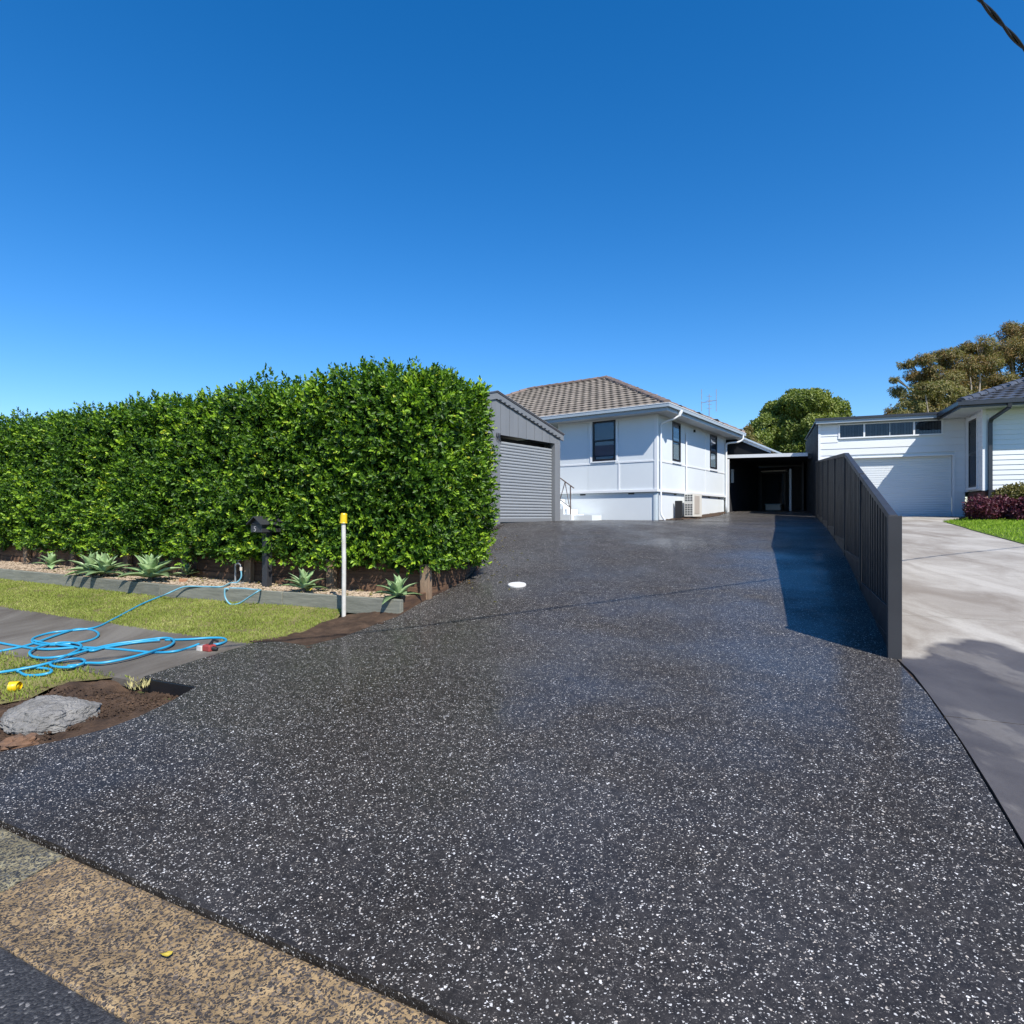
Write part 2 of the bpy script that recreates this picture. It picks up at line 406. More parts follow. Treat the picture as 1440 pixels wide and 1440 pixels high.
def patch(name, poly, off, mat, step=.4, fn=None, kind='structure', thick=0, parent=None, rough=0, rs=3, smooth=True):
    """sheet over a ground polygon, z from the height function; thick adds a real edge"""
    fn = fn or G
    P = []
    for i, a in enumerate(poly):
        b = poly[(i+1) % len(poly)]; L = math.hypot(b[0]-a[0], b[1]-a[1]); n = max(1, int(L/step))
        P += [Vector((a[0]+(b[0]-a[0])*k/n, a[1]+(b[1]-a[1])*k/n)) for k in range(n)]
    nb = len(P); E = [(i, (i+1) % nb) for i in range(nb)]
    xs = [p.x for p in P]; ys = [p.y for p in P]
    G0 = []
    x = min(xs)+step*.37
    while x < max(xs):
        y = min(ys)+step*.41
        while y < max(ys):
            G0.append(Vector((x+random.uniform(-.1, .1)*step, y+random.uniform(-.1, .1)*step))); y += step
        x += step
    v, e, f, *_ = delaunay_2d_cdt(P+G0, E, [], 1, 1e-5)
    def zz(p):
        z = fn(p.x, p.y)+off
        if rough: z += rough*(mnoise.fractal(Vector((p.x*rs, p.y*rs, 3.1)), 1, 2, 4))
        return z
    V = [(p.x, p.y, zz(p)) for p in v]; F = [tuple(t) for t in f]
    if thick:
        n0 = len(V); ids = []
        for p in P: V.append((p.x, p.y, zz(p)-thick))
        key = {(round(p.x, 4), round(p.y, 4)): i for i, p in enumerate(v)}
        for i in range(nb):
            a, b = P[i], P[(i+1) % nb]
            ia, ib = key.get((round(a.x, 4), round(a.y, 4))), key.get((round(b.x, 4), round(b.y, 4)))
            if ia is None or ib is None: continue
            F.append((ia, n0+i, n0+(i+1) % nb, ib))
    o = build(name, V, F, mat, parent, kind, False)
    if smooth and not thick: o.data.shade_smooth()
    return o
def leafmesh(name, P, D, U, L, W, tone, mat, parent=None, kind='stuff', fold=.25):
    """many leaves: base P, direction D, up U (arrays), each two folded quads"""
    n = len(P)
    D = D/np.linalg.norm(D, axis=1)[:, None]
    S = np.cross(D, U); S /= (np.linalg.norm(S, axis=1)[:, None]+1e-9); U = np.cross(S, D)
    L = L[:, None]; W = W[:, None]
    droop = -.12*L*U
    v = np.empty((n, 6, 3))
    v[:, 0] = P
    v[:, 1] = P+D*L*.32+S*W*.5+U*W*fold
    v[:, 2] = P+D*L*.70+S*W*.38+U*W*fold+droop*.4
    v[:, 3] = P+D*L+droop
    v[:, 4] = P+D*L*.70-S*W*.38+U*W*fold+droop*.4
    v[:, 5] = P+D*L*.32-S*W*.5+U*W*fold
    off = np.array(rootof(parent)) if parent else 0
    me = bpy.data.meshes.new(name); me.vertices.add(n*6); me.vertices.foreach_set('co', (v-off).reshape(-1).astype(np.float32))
    idx = (np.arange(n)[:, None]*6+np.array([[0, 1, 2, 3, 0, 3, 4, 5]])).reshape(-1)
    me.loops.add(n*8); me.loops.foreach_set('vertex_index', idx.astype(np.int32))
    me.polygons.add(n*2); me.polygons.foreach_set('loop_start', np.arange(0, n*8, 4, dtype=np.int32))
    a = me.attributes.new('tone', 'FLOAT', 'POINT'); a.data.foreach_set('value', np.repeat(tone, 6).astype(np.float32))
    me.update(); me.validate()
    return link(name, me, mat, parent, kind)
def unit(n):
    v = rng.normal(size=(n, 3)); return v/np.linalg.norm(v, axis=1)[:, None]

# ------------------------------------------------------------------ ground, road, drive
def lineP(L, off=0):                                   # along the boundary fence line; L metres from the front post
    o = Vector((3.52, 5.63)); d = Vector((.455, 1)).normalized(); nrm = Vector((d.y, -d.x))
    p = o+d*L+nrm*off
    return p.x, p.y
def _LO(p):
    o = Vector((3.52, 5.63)); d = Vector((.455, 1)).normalized(); n = Vector((d.y, -d.x)); v = Vector((p.x, p.y))-o; return v.dot(d), v.dot(n)
_E = sorted([(0.0, 0.0)]+[_LO(gp(*p)) for p in ((1275, 934), (1300, 966), (1334, 1013), (1383, 1086), (1433, 1170))])
_E = [(_E[0][0]-3, _E[0][1]-3*(_E[1][1]-_E[0][1])/(_E[1][0]-_E[0][0]))]+_E
def eoff(L): return float(np.interp(L, [e[0] for e in _E], [e[1] for e in _E]))-.03*sst(0, -.5, L) if L < 0 else 0.0
def lineE(L, w=0): return lineP(L, w+eoff(L))
CX, CY = 4.86, 20.5                                    # street corner of the white house
UU = Vector((.585, .811)).normalized(); VV = Vector((-.811, .585)).normalized()
H = frame((CX, CY, 0), UU, VV)                          # house frame: a into the lot along the drive, b along the front facade
def hxy(a, b): p = H(a, b, 0); return p.x, p.y

def terrain():
    xs = np.concatenate([np.arange(-300, -30, 30), np.arange(-30, 40, 1.0), np.arange(40, 301, 20)])
    ys = np.concatenate([np.arange(-200, -6, 20), np.arange(-6, 50, 1.0), np.arange(50, 600, 40)])
    V = [(x, y, G(x, y)-.09) for y in ys for x in xs]; nx = len(xs)
    F = [(j*nx+i, j*nx+i+1, (j+1)*nx+i+1, (j+1)*nx+i) for j in range(len(ys)-1) for i in range(nx-1)]
    build('ground', V, F, 'terrain_grass', kind='structure', smooth=True)
terrain()
# road
def qpoly(q0, q1, s0, s1): return [XY(q0, s0), XY(q0, s1), XY(q1, s1), XY(q1, s0)]
patch('road', qpoly(-9, -.44, -14, 30), .0, 'asphalt', .6)
# kerb made of cast lengths
kerb = bpy.data.objects.new('kerb', None); C.objects.link(kerb); kerb['kind'] = 'structure'; kerb.location = (*XY(-.2, 0), 0)
prof = [(-.445, -.10), (-.445, -.018), (-.43, -.012), (-.36, -.020), (-.25, -.022), (-.12, -.006), (-.03, .006), (-.012, .0), (-.006, -.08)]
sj = QS(*gp(97, 1204)[:2])[1]
cuts = [-9.2, -6.0, -3.0, sj, sj+3.1, sj+6.2, sj+9.3, sj+12.4, sj+15.5]
for a, b in zip(cuts[:-1], cuts[1:]):
    V = []; F = []; n = 14; m = len(prof)
    for i in range(n+1):
        s = a+.006+(b-a-.012)*i/n
        for q, dz in prof:
            x, y = XY(q, s); V.append((x, y, G(*XY(-.2, s))+.012+dz+.003*mnoise.noise(Vector((s*2, q*6, 0)))))
    for i in range(n):
        for k in range(m-1): F.append((i*m+k, i*m+k+1, (i+1)*m+k+1, (i+1)*m+k))
    F += [tuple(range(m)), tuple(range(n*m+m-1, n*m-1, -1))]
    build('kerb_length', V, F, 'kerb_mossy' if a > sj-.01 else 'kerb', kerb)

# aggregate driveway outline
leftpx = [ (560, 869), (527, 881), (480, 899), (432, 911), (395, 905), (360, 906), (280, 930), (202, 955)]
LP = [gp(*p) for p in leftpx]
notch = [gp(277, 969), gp(240, 990), gp(195, 1012), gp(150, 1029), gp(80, 1047), gp(0, 1062)]
gx = frame((-.326, 16.5, 0), (.63, .777), (-.777, .63))  # shed frame: t along its front, depth behind
drive = [XY(.004, QS(*lineE(-5.05))[1]), lineE(-4.9), lineE(-3.5), lineE(-2), lineE(-1), lineP(0, .0), lineP(19.5, .0), hxy(13.5, -3.8), hxy(13.5, -.1), hxy(7.9, -.1),
         hxy(6.6, -.35), hxy(4.2, -.75), hxy(1.6, -.8), hxy(.25, -.15), hxy(-.03, -.02), hxy(-.03, 4.6)]
drive += [tuple(gx(2.9, 3, 0)[:2]), tuple(gx(2.9, -.02, 0)[:2]), tuple(gx(-3.2, -.02, 0)[:2]), XY(12.8, 6.4), XY(10.1, 5.6), XY(8.4, 4.62), XY(7.6, 4.22), XY(6.6, 3.86), XY(5.84, 3.76), XY(5.34, 3.74)]
drive += [tuple(p[:2]) for p in LP+notch]+[XY(.25, 4.3), XY(.004, 4.9)]
patch('driveway', drive, .022, 'aggregate', .3, thick=.09)
patch('soil_strip', [hxy(6.6, -.34), hxy(4.2, -.74), hxy(1.6, -.79), hxy(.25, -.14), hxy(.25, .05), hxy(7.6, .05)], .03, 'dirt', .1, rough=.03, rs=5)

# neighbour's pale concrete drive in cast bays
nd_root = bpy.data.objects.new('concrete_driveway', None); C.objects.link(nd_root); nd_root['kind'] = 'structure'; nd_root.location = (*lineP(4, 3), 0)
NG = frame((15.14, 21.0, 0), (-.927, .376), (.376, .927))  # neighbour frame: x leftwards along its garage, y behind
lawn_edge = [gp(1326, 735), gp(1345, 740), gp(1365, 746.5), gp(1400, 756), gp(1440, 767), gp(1480, 781)]
Ls = [-4.9, -1.5, 1.55, 3.9, 6.6, 9.0, 12.0, 15.6, 19.6]
def right_off(L):                                       # width of the concrete at this distance
    x0, y0 = lineP(L)
    pts = [(QS(*p[:2])) for p in lawn_edge]
    if L < 5: return 6.5
    best = None
    for w in np.arange(.3, 9, .1):
        x, y = lineP(L, w); r = x/y*FPX+720
        py = HOR-(G(x, y)-EYE)/y*FPX
        ey = np.interp(r, [1326, 1345, 1365, 1400, 1440, 1480, 1560], [735, 740, 746.5, 756, 767, 781, 812])
        if r > 1326 and py < ey: return float(w)
    return 4.4
for a, b in zip(Ls[:-1], Ls[1:]):
    g = .006; wa = right_off(a); wb = right_off(b)
    if b > 19: poly = [lineP(a+g, .014), lineP(a+g, wa), tuple(NG(-.4, -.03, 0)[:2]), tuple(NG(4.1, -.03, 0)[:2])]
    else:
        side = [lineP(a+g+(b-a-2*g)*k/6, right_off(a+(b-a)*k/6)) for k in range(7)]
        tilt = .35
        poly = [lineE(a+g, .014)]+side+[lineE(b-g-(b-a-2*g)*k/6, .014) for k in range(6)]
    patch('concrete_bay', poly, .018, 'pale_concrete', .35, kind=None, thick=.07, parent=nd_root)
patch('drive_side_soil', [lineP(-5.2, -.2), lineP(-5.2, .3), lineP(19.6, .3), lineP(19.6, -.2)], .002, 'dirt', .5)
patch('joint_filler', [lineP(-4.9, .6), lineP(-4.9, 6.3), lineP(4.5, 6.3), lineP(12, 3.0), lineP(19, 2.6), lineP(19, .06)], -.012, 'dirt', .8)
# right lawn
lw = [tuple(p[:2]) for p in lawn_edge]
LAWNR = [tuple(gp(1326, 735)[:2])]+lw[1:]+[(24, 11), (26, 17), tuple(NG(-7, -2.2, 0)[:2]), tuple(NG(-.55, -2.2, 0)[:2]), tuple(NG(-.6, -.9, 0)[:2])]
patch('lawn', LAWNR, .03, 'lawn_soil', .5)

# left verge: turf, path, bed
s_end = 24
path_r = [gp(350, 905), gp(360, 906.5), gp(280, 930.5), gp(202, 956)]
ps = QS(*gp(350, 903)[:2])[1]
pathpoly = [XY(1.6, s_end), XY(1.6, QS(*path_r[3][:2])[1]+.02)]+[tuple(p[:2]) for p in (path_r[3], path_r[2], path_r[1])]+[XY(2.9, ps), XY(2.9, s_end)]
o = patch('footpath', pathpoly, .012, 'old_path_concrete', .3, thick=.06)
verge = [XY(-.01, s_end), XY(-.01, 3), XY(4.41, 1.8), XY(4.41, s_end)]
def on_qs_verge(): return [XY(QE(s_)-.01, s_) for s_ in (4.6, 5.2, 6, 7, 8)]
patch('verge_turf', [XY(2.88, s_end), XY(2.88, ps-.2), tuple(gp(395, 900)[:2]), tuple(gp(470, 874)[:2]), *on_qs_verge(), XY(4.33, s_end)], .004, 'turf_soil', .25, rough=.012)
TE = [tuple(gp(*p_)[:2]) for p_ in ((-50, 998), (0, 990), (40, 984), (72, 967), (105, 957), (135, 957), (165, 953), (186, 956))]
patch('kerbside_turf', [XY(0, s_end), XY(0, 6.4)]+TE+[XY(1.62, QS(*gp(190, 952)[:2])[1]), XY(1.62, s_end)], .0, 'turf_soil', .25, rough=.015)
_fa, _fb = gp(203, 956.5), gp(279, 969.5)
def Gsoil(x, y):
    v = Vector((x, y)); a = _fa.xy; ab = _fb.xy-a; t = min(1, max(0, (v-a).dot(ab)/ab.length_squared)); d = (v-a-ab*t).length
    return G(x, y)-.075*(1-sst(.08, .42, d))*sst(.0, .06, (Vector((ab.y, -ab.x)).normalized()).dot(v-a)+.04)
patch('bare_soil', [XY(.005, 6.3), XY(.005, 4.9), XY(.27, 4.28)]+[tuple(p[:2]) for p in notch[::-1]]+[tuple(gp(200, 955)[:2])]+[tuple((Vector(p_)+NN*.06)[:]) for p_ in TE[::-1]], -.010, 'dirt', .04, rough=.034, rs=8, fn=Gsoil)
patch('loose_soil', [tuple(gp(x, y)[:2]) for x, y in ((350, 903), (395, 897), (430, 889), (455, 876), (490, 866), (530, 861), (575, 858), (601, 842), (560, 871), (527, 884), (480, 902), (432, 915), (395, 909), (362, 908))], .016, 'dirt', .04, rough=.018, rs=8)
# planting bed fill
sb0 = 3.76
patch('bed_gravel', [XY(4.43, s_end)]+[XY(QE(s_)+.075, s_) for s_ in (8, 7, 6, 5, sb0)]+[XY(5.36, 3.76), XY(5.36, s_end)], 0, 'gravel_bed', .12, fn=Gbed, rough=.015, rs=6)
# raised ground behind the retaining wall, under the hedge
sc_ = QS(*on_q(604, 5.35))[1]
def Gup(x, y):
    q, s = QS(x, y); return max(.93+.012*max(s-4, 0)+.5*sst(6, 12, q), G(x, y)+.05)
patch('raised_ground', [XY(5.40, 24), XY(5.42, sc_+.08), XY(5.9, 3.87), XY(6.6, 3.97), XY(7.6, 4.35), XY(8.4, 4.76), XY(10.1, 5.75), XY(12.5, 6.9), tuple(gx(-3.4, -.1, 0)[:2]), tuple(gx(-3.4, 7, 0)[:2]), XY(16, 24)], 0, 'terrain_grass', .6, fn=Gup, rough=.03)

# grass blades
def inside(poly, x, y):
    c = False; n = len(poly)
    for i in range(n):
        x1, y1 = poly[i]; x2, y2 = poly[(i+1) % n]
        if (y1 > y) != (y2 > y) and x < (x2-x1)*(y-y1)/(y2-y1)+x1: c = not c
    return c
def grass(name, poly, n, h, mat, tones=(.1, .9), off=0.0, thin=None):
    xs = [p[0] for p in poly]; ys = [p[1] for p in poly]; P = []; T = []
    while len(P) < n:
        x = random.uniform(min(xs), max(xs)); y = random.uniform(min(ys), max(ys))
        if not inside(poly, x, y): continue
        f = mnoise.noise(Vector((x*1.3, y*1.3, 0)))*.5+.5
        f2 = mnoise.noise(Vector((x*5, y*5, 7)))*.5+.5
        if thin and random.random() > thin(x, y, f2): continue
        P.append((x, y, G(x, y)+off)); T.append(min(1, max(0, tones[0]+(tones[1]-tones[0])*(.55*f+.25*f2+.2*random.random())+(.3 if random.random() > .93 else 0))))
    P = np.array(P); D = unit(len(P))*.55; D[:, 2] = np.abs(D[:, 2])+.55
    hh = h*rng.uniform(.5, 1.3, len(P))
    return leafmesh(name, P, D, unit(len(P)), hh, hh*.16+.0025, np.array(T), mat, fold=.1)
vp = [XY(2.86, 16), XY(2.86, ps-.15), tuple(gp(395, 899)[:2]), tuple(gp(465, 874)[:2]), *on_qs_verge(), XY(4.35, 16)]
grass('verge_grass', vp, 60000, .032, 'grass_blade', (-.15, 1.15), .0, lambda x, y, f: min(1, max(.03, 1.9*f-.25)))
kp = [XY(1.58, 13), tuple(gp(186, 954)[:2])]+TE[::-1]+[XY(.1, 6.6), XY(.1, 13)]
grass('kerbside_grass', kp, 16000, .042, 'grass_blade', (.05, .8), .0, lambda x, y, f: f**1.5+.1)
grass('lawn_grass', LAWNR, 42000, .06, 'lawn_blade', (.1, .9), .03)
grass('soil_tufts', [tuple(gp(x, y)[:2]) for x, y in ((185, 953), (215, 962), (190, 972), (176, 964))], 60, .05, 'grass_blade', (.8, 1.3), -.01)

# gravel pebbles in the bed
def pebbles():
    V = []; F = []; n = 9000
    oct_ = np.array([(1, 0, 0), (0, 1, 0), (-1, 0, 0), (0, -1, 0), (0, 0, 1), (0, 0, -1)], float)
    fo = [(0, 1, 4), (1, 2, 4), (2, 3, 4), (3, 0, 4), (1, 0, 5), (2, 1, 5), (3, 2, 5), (0, 3, 5)]
    for i in range(n):
        s = sb0+(16-sb0)*random.random()**1.3; q = random.uniform(QE(s)+.08, 5.32); x, y = XY(q, s)
        a = random.uniform(0, PI); c_, s_ = math.cos(a), math.sin(a); r = random.uniform(.008, .02)
        k = len(V); z = Gbed(x, y)+.005
        for p in oct_:
            px, py, pz = p*np.array([1.3, .8, .55])*r*random.uniform(.8, 1.2)
            V.append((x+px*c_-py*s_, y+px*s_+py*c_, z+pz))
        F += [tuple(j+k for j in f) for f in fo]
    build('gravel_pebbles', V, F, 'pebble', kind='stuff')
pebbles()

# ------------------------------------------------------------------ garden edging and retaining wall
def along(q, s0, s1, name, length, hgt, thick, zfun, mat, parent, jit=.006):
    s = s0
    while s < s1:
        e = min(s+length, s1)
        mb = MB(); P = []
        for z in (0, 1):
            for (ss, qq) in ((s+.006, 0), (e-.006, 0), (e-.006, thick), (s+.006, thick)):
                x, y = XY((q(ss) if callable(q) else q)+qq, ss); zb = zfun(ss)
                P.append(Vector((x, y, zb+(hgt if z else 0)+random.uniform(-jit, jit))))
        mb.hexa(P); bev(mb.done(name, mat, parent), .008)
        s = e
sj2 = QS(*on_qe(397))[1]
x0, y0 = XY(4.39, 8)
ed = root('garden_edging', (x0, y0, G(x0, y0)), 'low grey weathered timber sleeper edge between the turf and the gravel bed', 'garden edging')
zed = lambda s: G(*XY(QE(s), s))-.03
sr = 3.70
along(QE, sr, sj2, 'sleeper', 4, .22, .07, zed, 'sleeper_grey', ed)
along(QE, sj2, 21, 'sleeper', 2.4, .22, .07, zed, 'sleeper_grey', ed)
P = [Vector((*XY(q_, s_), z_)) for z_ in (.2, G(*XY(4.75, 4.0))+BEDH) for q_, s_ in ((QE(3.7)+.075, 3.70), (5.30, 3.745), (5.30, 3.80), (QE(3.7)+.075, 3.76))]
bev(MB().hexa(P).done('sleeper', 'sleeper_brown', ed), .008)
x0, y0 = XY(5.35, 8)
rw = root('retaining_wall', (x0, y0, .5), 'dark brown timber sleeper retaining wall with upright posts under the hedge', 'retaining wall')
zrw = lambda s: G(*XY(4.39, s))+.10
for k in range(3):
    along(5.36+random.uniform(-.01, .01), sc_, 21, 'sleeper', 2.4 if k % 2 else 1.8, .196, .06, lambda s, k=k: zrw(s)+k*.2, 'sleeper_brown', rw)
for px in (600, 467, 350, 262, 180, 104, 38, -20, -70):
    x, y = on_q(px, 5.32); q, s = QS(x, y); z0 = Gbed(x, y)-.1
    t = random.uniform(-.03, .03); w = .075
    P = [Vector((*XY(q-.05+dq, s+ds+(t if zz else 0)), z0+(random.uniform(.50, .56) if zz else 0))) for zz in (0, 1) for dq, ds in ((0, -w), (0, w), (.085, w), (.085, -w))]
    bev(MB().hexa(P).done('post', 'sleeper_post', rw), .01)
# return of the wall beside the drive
side_pts = [XY(5.37, sc_+.03), XY(5.9, 3.80), XY(6.6, 3.90), XY(7.6, 4.27), XY(8.4, 4.68), XY(10.1, 5.68)]
for a, b in zip(side_pts[:-1], side_pts[1:]):
    d = (Vector(b)-Vector(a)).normalized(); nn = Vector((-d.y, d.x))*.06
    for k in range(3):
        P = []
        for z in (0, 1):
            for p, o_ in ((a, 0), (b, 0), (b, 1), (a, 1)):
                zb = max(zrw(sc_)+k*.2, 0); P.append(Vector((p[0]+nn.x*o_, p[1]+nn.y*o_, zb+.196*z)))
        bev(MB().hexa(P).done('sleeper', 'sleeper_brown', rw), .008)

# ------------------------------------------------------------------ hedge
x0, y0 = XY(6.2, 10)
hd = root('hedge', (x0, y0, .95), 'tall dense clipped green hedge above the brown retaining wall', 'hedge')
HS0, HS1, HQ0, HQ1, HZ0, HZ1 = sc_-.15, 22.0, 5.02, 7.0, .93, 3.69
def hsurf(part, n):
    """shoot bases and outward directions on the clipped faces"""
    u = rng.random(n); v = rng.random(n)
    if part == 'front': s = HS0+(HS1-HS0)*u**1.25; z = HZ0+(HZ1-HZ0)*v; q = np.full(n, HQ0); d = np.tile([-1, 0, 0], (n, 1))
    if part == 'top': s = HS0+(HS1-HS0)*u**1.25; q = HQ0+(HQ1-HQ0)*v; z = np.full(n, HZ1); d = np.tile([0, 0, 1], (n, 1))
    if part == 'end': q = HQ0+(HQ1-HQ0)*u; z = HZ0+(HZ1-HZ0)*v; s = np.full(n, HS0); d = np.tile([0, -1, 0], (n, 1))
    if part == 'back': s = HS0+(HS1-HS0)*u; z = HZ0+(HZ1-HZ0)*v; q = np.full(n, HQ1); d = np.tile([1, 0, 0], (n, 1))
    return np.stack([q, s, z], 1), d.astype(float)
def hedge():
    Q = []; D = []
    for part, n in (('front', 11500), ('top', 3600), ('end', 2600), ('back', 900)):
        p, d = hsurf(part, n); Q.append(p); D.append(d)
    Q = np.concatenate(Q); D = np.concatenate(D); n = len(Q)
    # rounded corner near the drive and a rounded top edge
    R = .42
    out = np.zeros((n, 3))
    for i in range(n):
        q, s, z = Q[i]
        lump = .17*mnoise.noise(Vector((q*1.1, s*1.1, z*1.1)))+.14*mnoise.noise(Vector((q*3.1, s*3.1, z*3.1+5)))
        top = .14*mnoise.noise(Vector((s*.9, 1, 2)))+.09*mnoise.noise(Vector((s*3, 1, 2)))
        c = np.array([min(max(q, HQ0+R), HQ1-R), max(s, HS0+R), min(z, HZ1-R)])
        if z < HZ0+.25: c[2] = z
        v = np.array([q, s, z])-c; L = np.linalg.norm(v)
        if L > 1e-6: v /= L
        else: v = D[i]
        dep = random.random()**1.4*.38
        base = c+v*(min(L, R) if L > 1e-6 else 0)
        out[i] = base+v*(lump-dep); D[i] = v
        out[i][2] += top*.8*sst(2.5, 3.7, z)
        if z < HZ0+.5: out[i][2] -= .22*random.random()*(mnoise.noise(Vector((s*2.2, 4, 0)))+.4); out[i][0] += .06
    low = np.clip(1-(out[:, 2]-.7)/.9, 0, 1); out[:, 1] += .16*low*np.clip(1-(out[:, 1]-HS0)/.8, 0, 1)
    # to world
    def toW(a, isdir=False):
        w = np.zeros_like(a)
        w[:, 0] = NN.x*a[:, 0]+WW.x*a[:, 1]; w[:, 1] = NN.y*a[:, 0]+WW.y*a[:, 1]; w[:, 2] = a[:, 2]
        if not isdir: w[:, 0] += K.x; w[:, 1] += K.y; w[:, 2] -= .006*np.clip(a[:, 1]-3.5, 0, 30)*np.clip(a[:, 2]-1.0, 0, 3)/2.7; w[:, 2] += .006*np.clip(a[:, 1]-3.5, 0, 30)*np.clip(2-a[:, 2], 0, 1)
        return w
    B = toW(out); O = toW(D, True)
    m = 9
    shoot = O*.75+unit(n)*.55; shoot[:, 2] += .35; shoot /= np.linalg.norm(shoot, axis=1)[:, None]
    P = []; DD = []; LL = []; TT = []; UPV = []
    young = np.array([max(0, mnoise.noise(Vector((b[0]*1.4, b[1]*1.4, b[2]*1.4)))*1.2+.05) for b in B])
    yt = rng.random(n)
    isnew = (yt < .10+.62*young+.16*np.clip(1-(B[:, 2]-.9)/1.0, 0, 1))
    for k in range(m):
        t = k/(m-1)
        rad = unit(n); rad -= shoot*np.sum(rad*shoot, 1)[:, None]; rad /= np.linalg.norm(rad, axis=1)[:, None]
        P.append(B+shoot*(.16*t)+rad*.006)
        DD.append(rad*(.95-.55*t)+shoot*(.25+.75*t))
        LL.append(rng.uniform(.060, .098, n)*(1-.25*t))
        tn = rng.uniform(.03, .66, n)+.14*t
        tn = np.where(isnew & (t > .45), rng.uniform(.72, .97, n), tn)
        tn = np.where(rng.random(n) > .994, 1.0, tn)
        TT.append(tn); UPV.append(shoot)
    P = np.concatenate(P); DD = np.concatenate(DD); LL = np.concatenate(LL); TT = np.concatenate(TT); UPV = np.concatenate(UPV)
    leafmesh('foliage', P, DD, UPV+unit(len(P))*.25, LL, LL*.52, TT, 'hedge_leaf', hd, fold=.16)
    # inner mass of older leaves
    n2 = 70000
    q = rng.uniform(HQ0+.28, HQ1-.3, n2); q = np.where(rng.random(n2) < .7, HQ0+.28+rng.random(n2)*.25, q)
    s = HS0+.28+(HS1-HS0)*rng.random(n2)**1.25; z = rng.uniform(HZ0-.02, HZ1-.28, n2)
    e = rng.random(n2) < .15; s = np.where(e, HS0+.28+rng.random(n2)*.25, s); q = np.where(e, rng.uniform(HQ0+.3, HQ1-.3, n2), q)
    P2 = toW(np.stack([q, s, z], 1)); l2 = rng.uniform(.11, .17, n2)
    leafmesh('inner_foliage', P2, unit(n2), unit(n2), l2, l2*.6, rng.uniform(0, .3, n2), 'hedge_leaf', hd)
    # woody stems
    mb = MB(); s = HS0+.5
    while s < HS1:
        x, y = XY(6.0+random.uniform(-.1, .1), s); z0 = Gup(x, y)
        pts = [Vector((x, y, z0-.1))]
        for k in range(1, 5): pts.append(pts[-1]+Vector((random.uniform(-.12, .12), random.uniform(-.12, .12), .6)))
        mb.tube(pts, [.035, .03, .024, .018, .008], 6)
        for j in (1, 2, 3):
            a = pts[j]; mb.tube([a, a+Vector((random.uniform(-.4, .4), random.uniform(-.4, .4), .5))], [.014, .005], 5)
        s += .55
    mb.done('stems', 'stem_wood', hd)
hedge()

# ------------------------------------------------------------------ agaves
def leaf_agave():
    V = []; F = []; n = 6
    W = [.30, .34, .46, .50, .38, .20, .0]
    for i in range(n+1):
        t = i/n; w = W[i]*.40; x = t; z = .16*math.sin(t*PI*.55)*1.0-.10*t*t
        V += [(x, -w, z+w*.42), (x, 0, z), (x, w, z+w*.42)]
        V += [(x, 0, z-.035*(1-t))]
    for i in range(n):
        a, b = i*4, (i+1)*4
        F += [(a, b, b+1, a+1), (a+1, b+1, b+2, a+2), (a, a+3, b+3, b), (a+3, a+2, b+2, b+3)]
    me = bpy.data.meshes.new('leaf'); me.from_pydata(V, [], F); me.shade_smooth(); me.materials.append(MT['agave_green']); return me
LEAF = leaf_agave()
def agave(px, py, R, n, label, lift=0.0, tilt=0):
    lift = min(lift, .05)-.035; p = gp(px, py, 0, Gbed); q_, s_ = QS(p.x, p.y); q_ = max(q_, QE(s_)+.19); x_, y_ = XY(q_, s_); p = Vector((x_, y_, Gbed(x_, y_)))
    t = root('agave', p+Vector((0, 0, lift)), label, 'agave', 'agaves in the gravel bed')
    t.rotation_euler = (tilt, 0, random.random()*6)
    for i in range(n):
        f = i/(n-1)
        l = link('leaf', LEAF, None, t)
        az = i*2.3999; el = math.radians(-9+91*f**1.0+random.uniform(-7, 7)); L = R*(1.0-.28*f)*random.uniform(.88, 1.08)
        l.rotation_euler = (random.uniform(-.15, .15), -el, az); L *= 1.28; l.scale = (L, L*random.uniform(.9, 1.1), L)
        l.location = (0, 0, .05+.05*f*R)
    mb = MB(); mb.tube([rootof(t)+Vector((0, 0, -.03-lift)), rootof(t)+Vector((0, 0, .1))], [.05*R/.4, .04*R/.4], 8); mb.done('stem', 'stem_wood', t)
    return t
agave(71, 800, .26, 16, 'small pale agave rosette, farthest left in the gravel bed', .06)
agave(112, 811, .36, 22, 'left half of the widest agave clump, leaves spilling over the grey timber edge', .05, .1)
agave(143, 812, .36, 22, 'right half of the widest agave clump, leaves spilling over the grey timber edge', .07, -.1)
agave(208, 818, .40, 26, 'large upright agave with broad leaves hanging over the edge, left of the blue hose', .08)
agave(240, 806, .34, 20, 'agave growing behind the large one, close to the brown wall', .16)
agave(263, 812, .20, 14, 'smallest agave, on dry bark between the large agave and the tap', .03)
agave(413, 836, .30, 16, 'agave with a yellow leaf beside it, right of the letterbox', .05)
agave(551, 846, .29, 16, 'lone agave at the right end of the bed near the driveway', .04)
# dry fallen leaves in the bed
for px, py, lb in ((434, 828, 'round yellow leaf on the gravel next to the agave'), (258, 816, 'dry curled brown leaf on the gravel by the smallest agave')):
    p = gp(px, py, .03, Gbed); V = [p+Vector((.07*math.cos(a), .05*math.sin(a), .035*math.sin(a)+.03*math.cos(2*a))) for a in np.linspace(0, 2*PI, 12, endpoint=False)]
    V += [v+Vector((0, 0, -.006)) for v in V]
    F = [tuple(range(12)), tuple(range(23, 11, -1))]+[(i, (i+1) % 12, 12+(i+1) % 12, 12+i) for i in range(12)]
    tag(build('fallen_leaf', V, F, 'dry_leaf' if px == 434 else 'timber_dry'), lb, 'leaf')

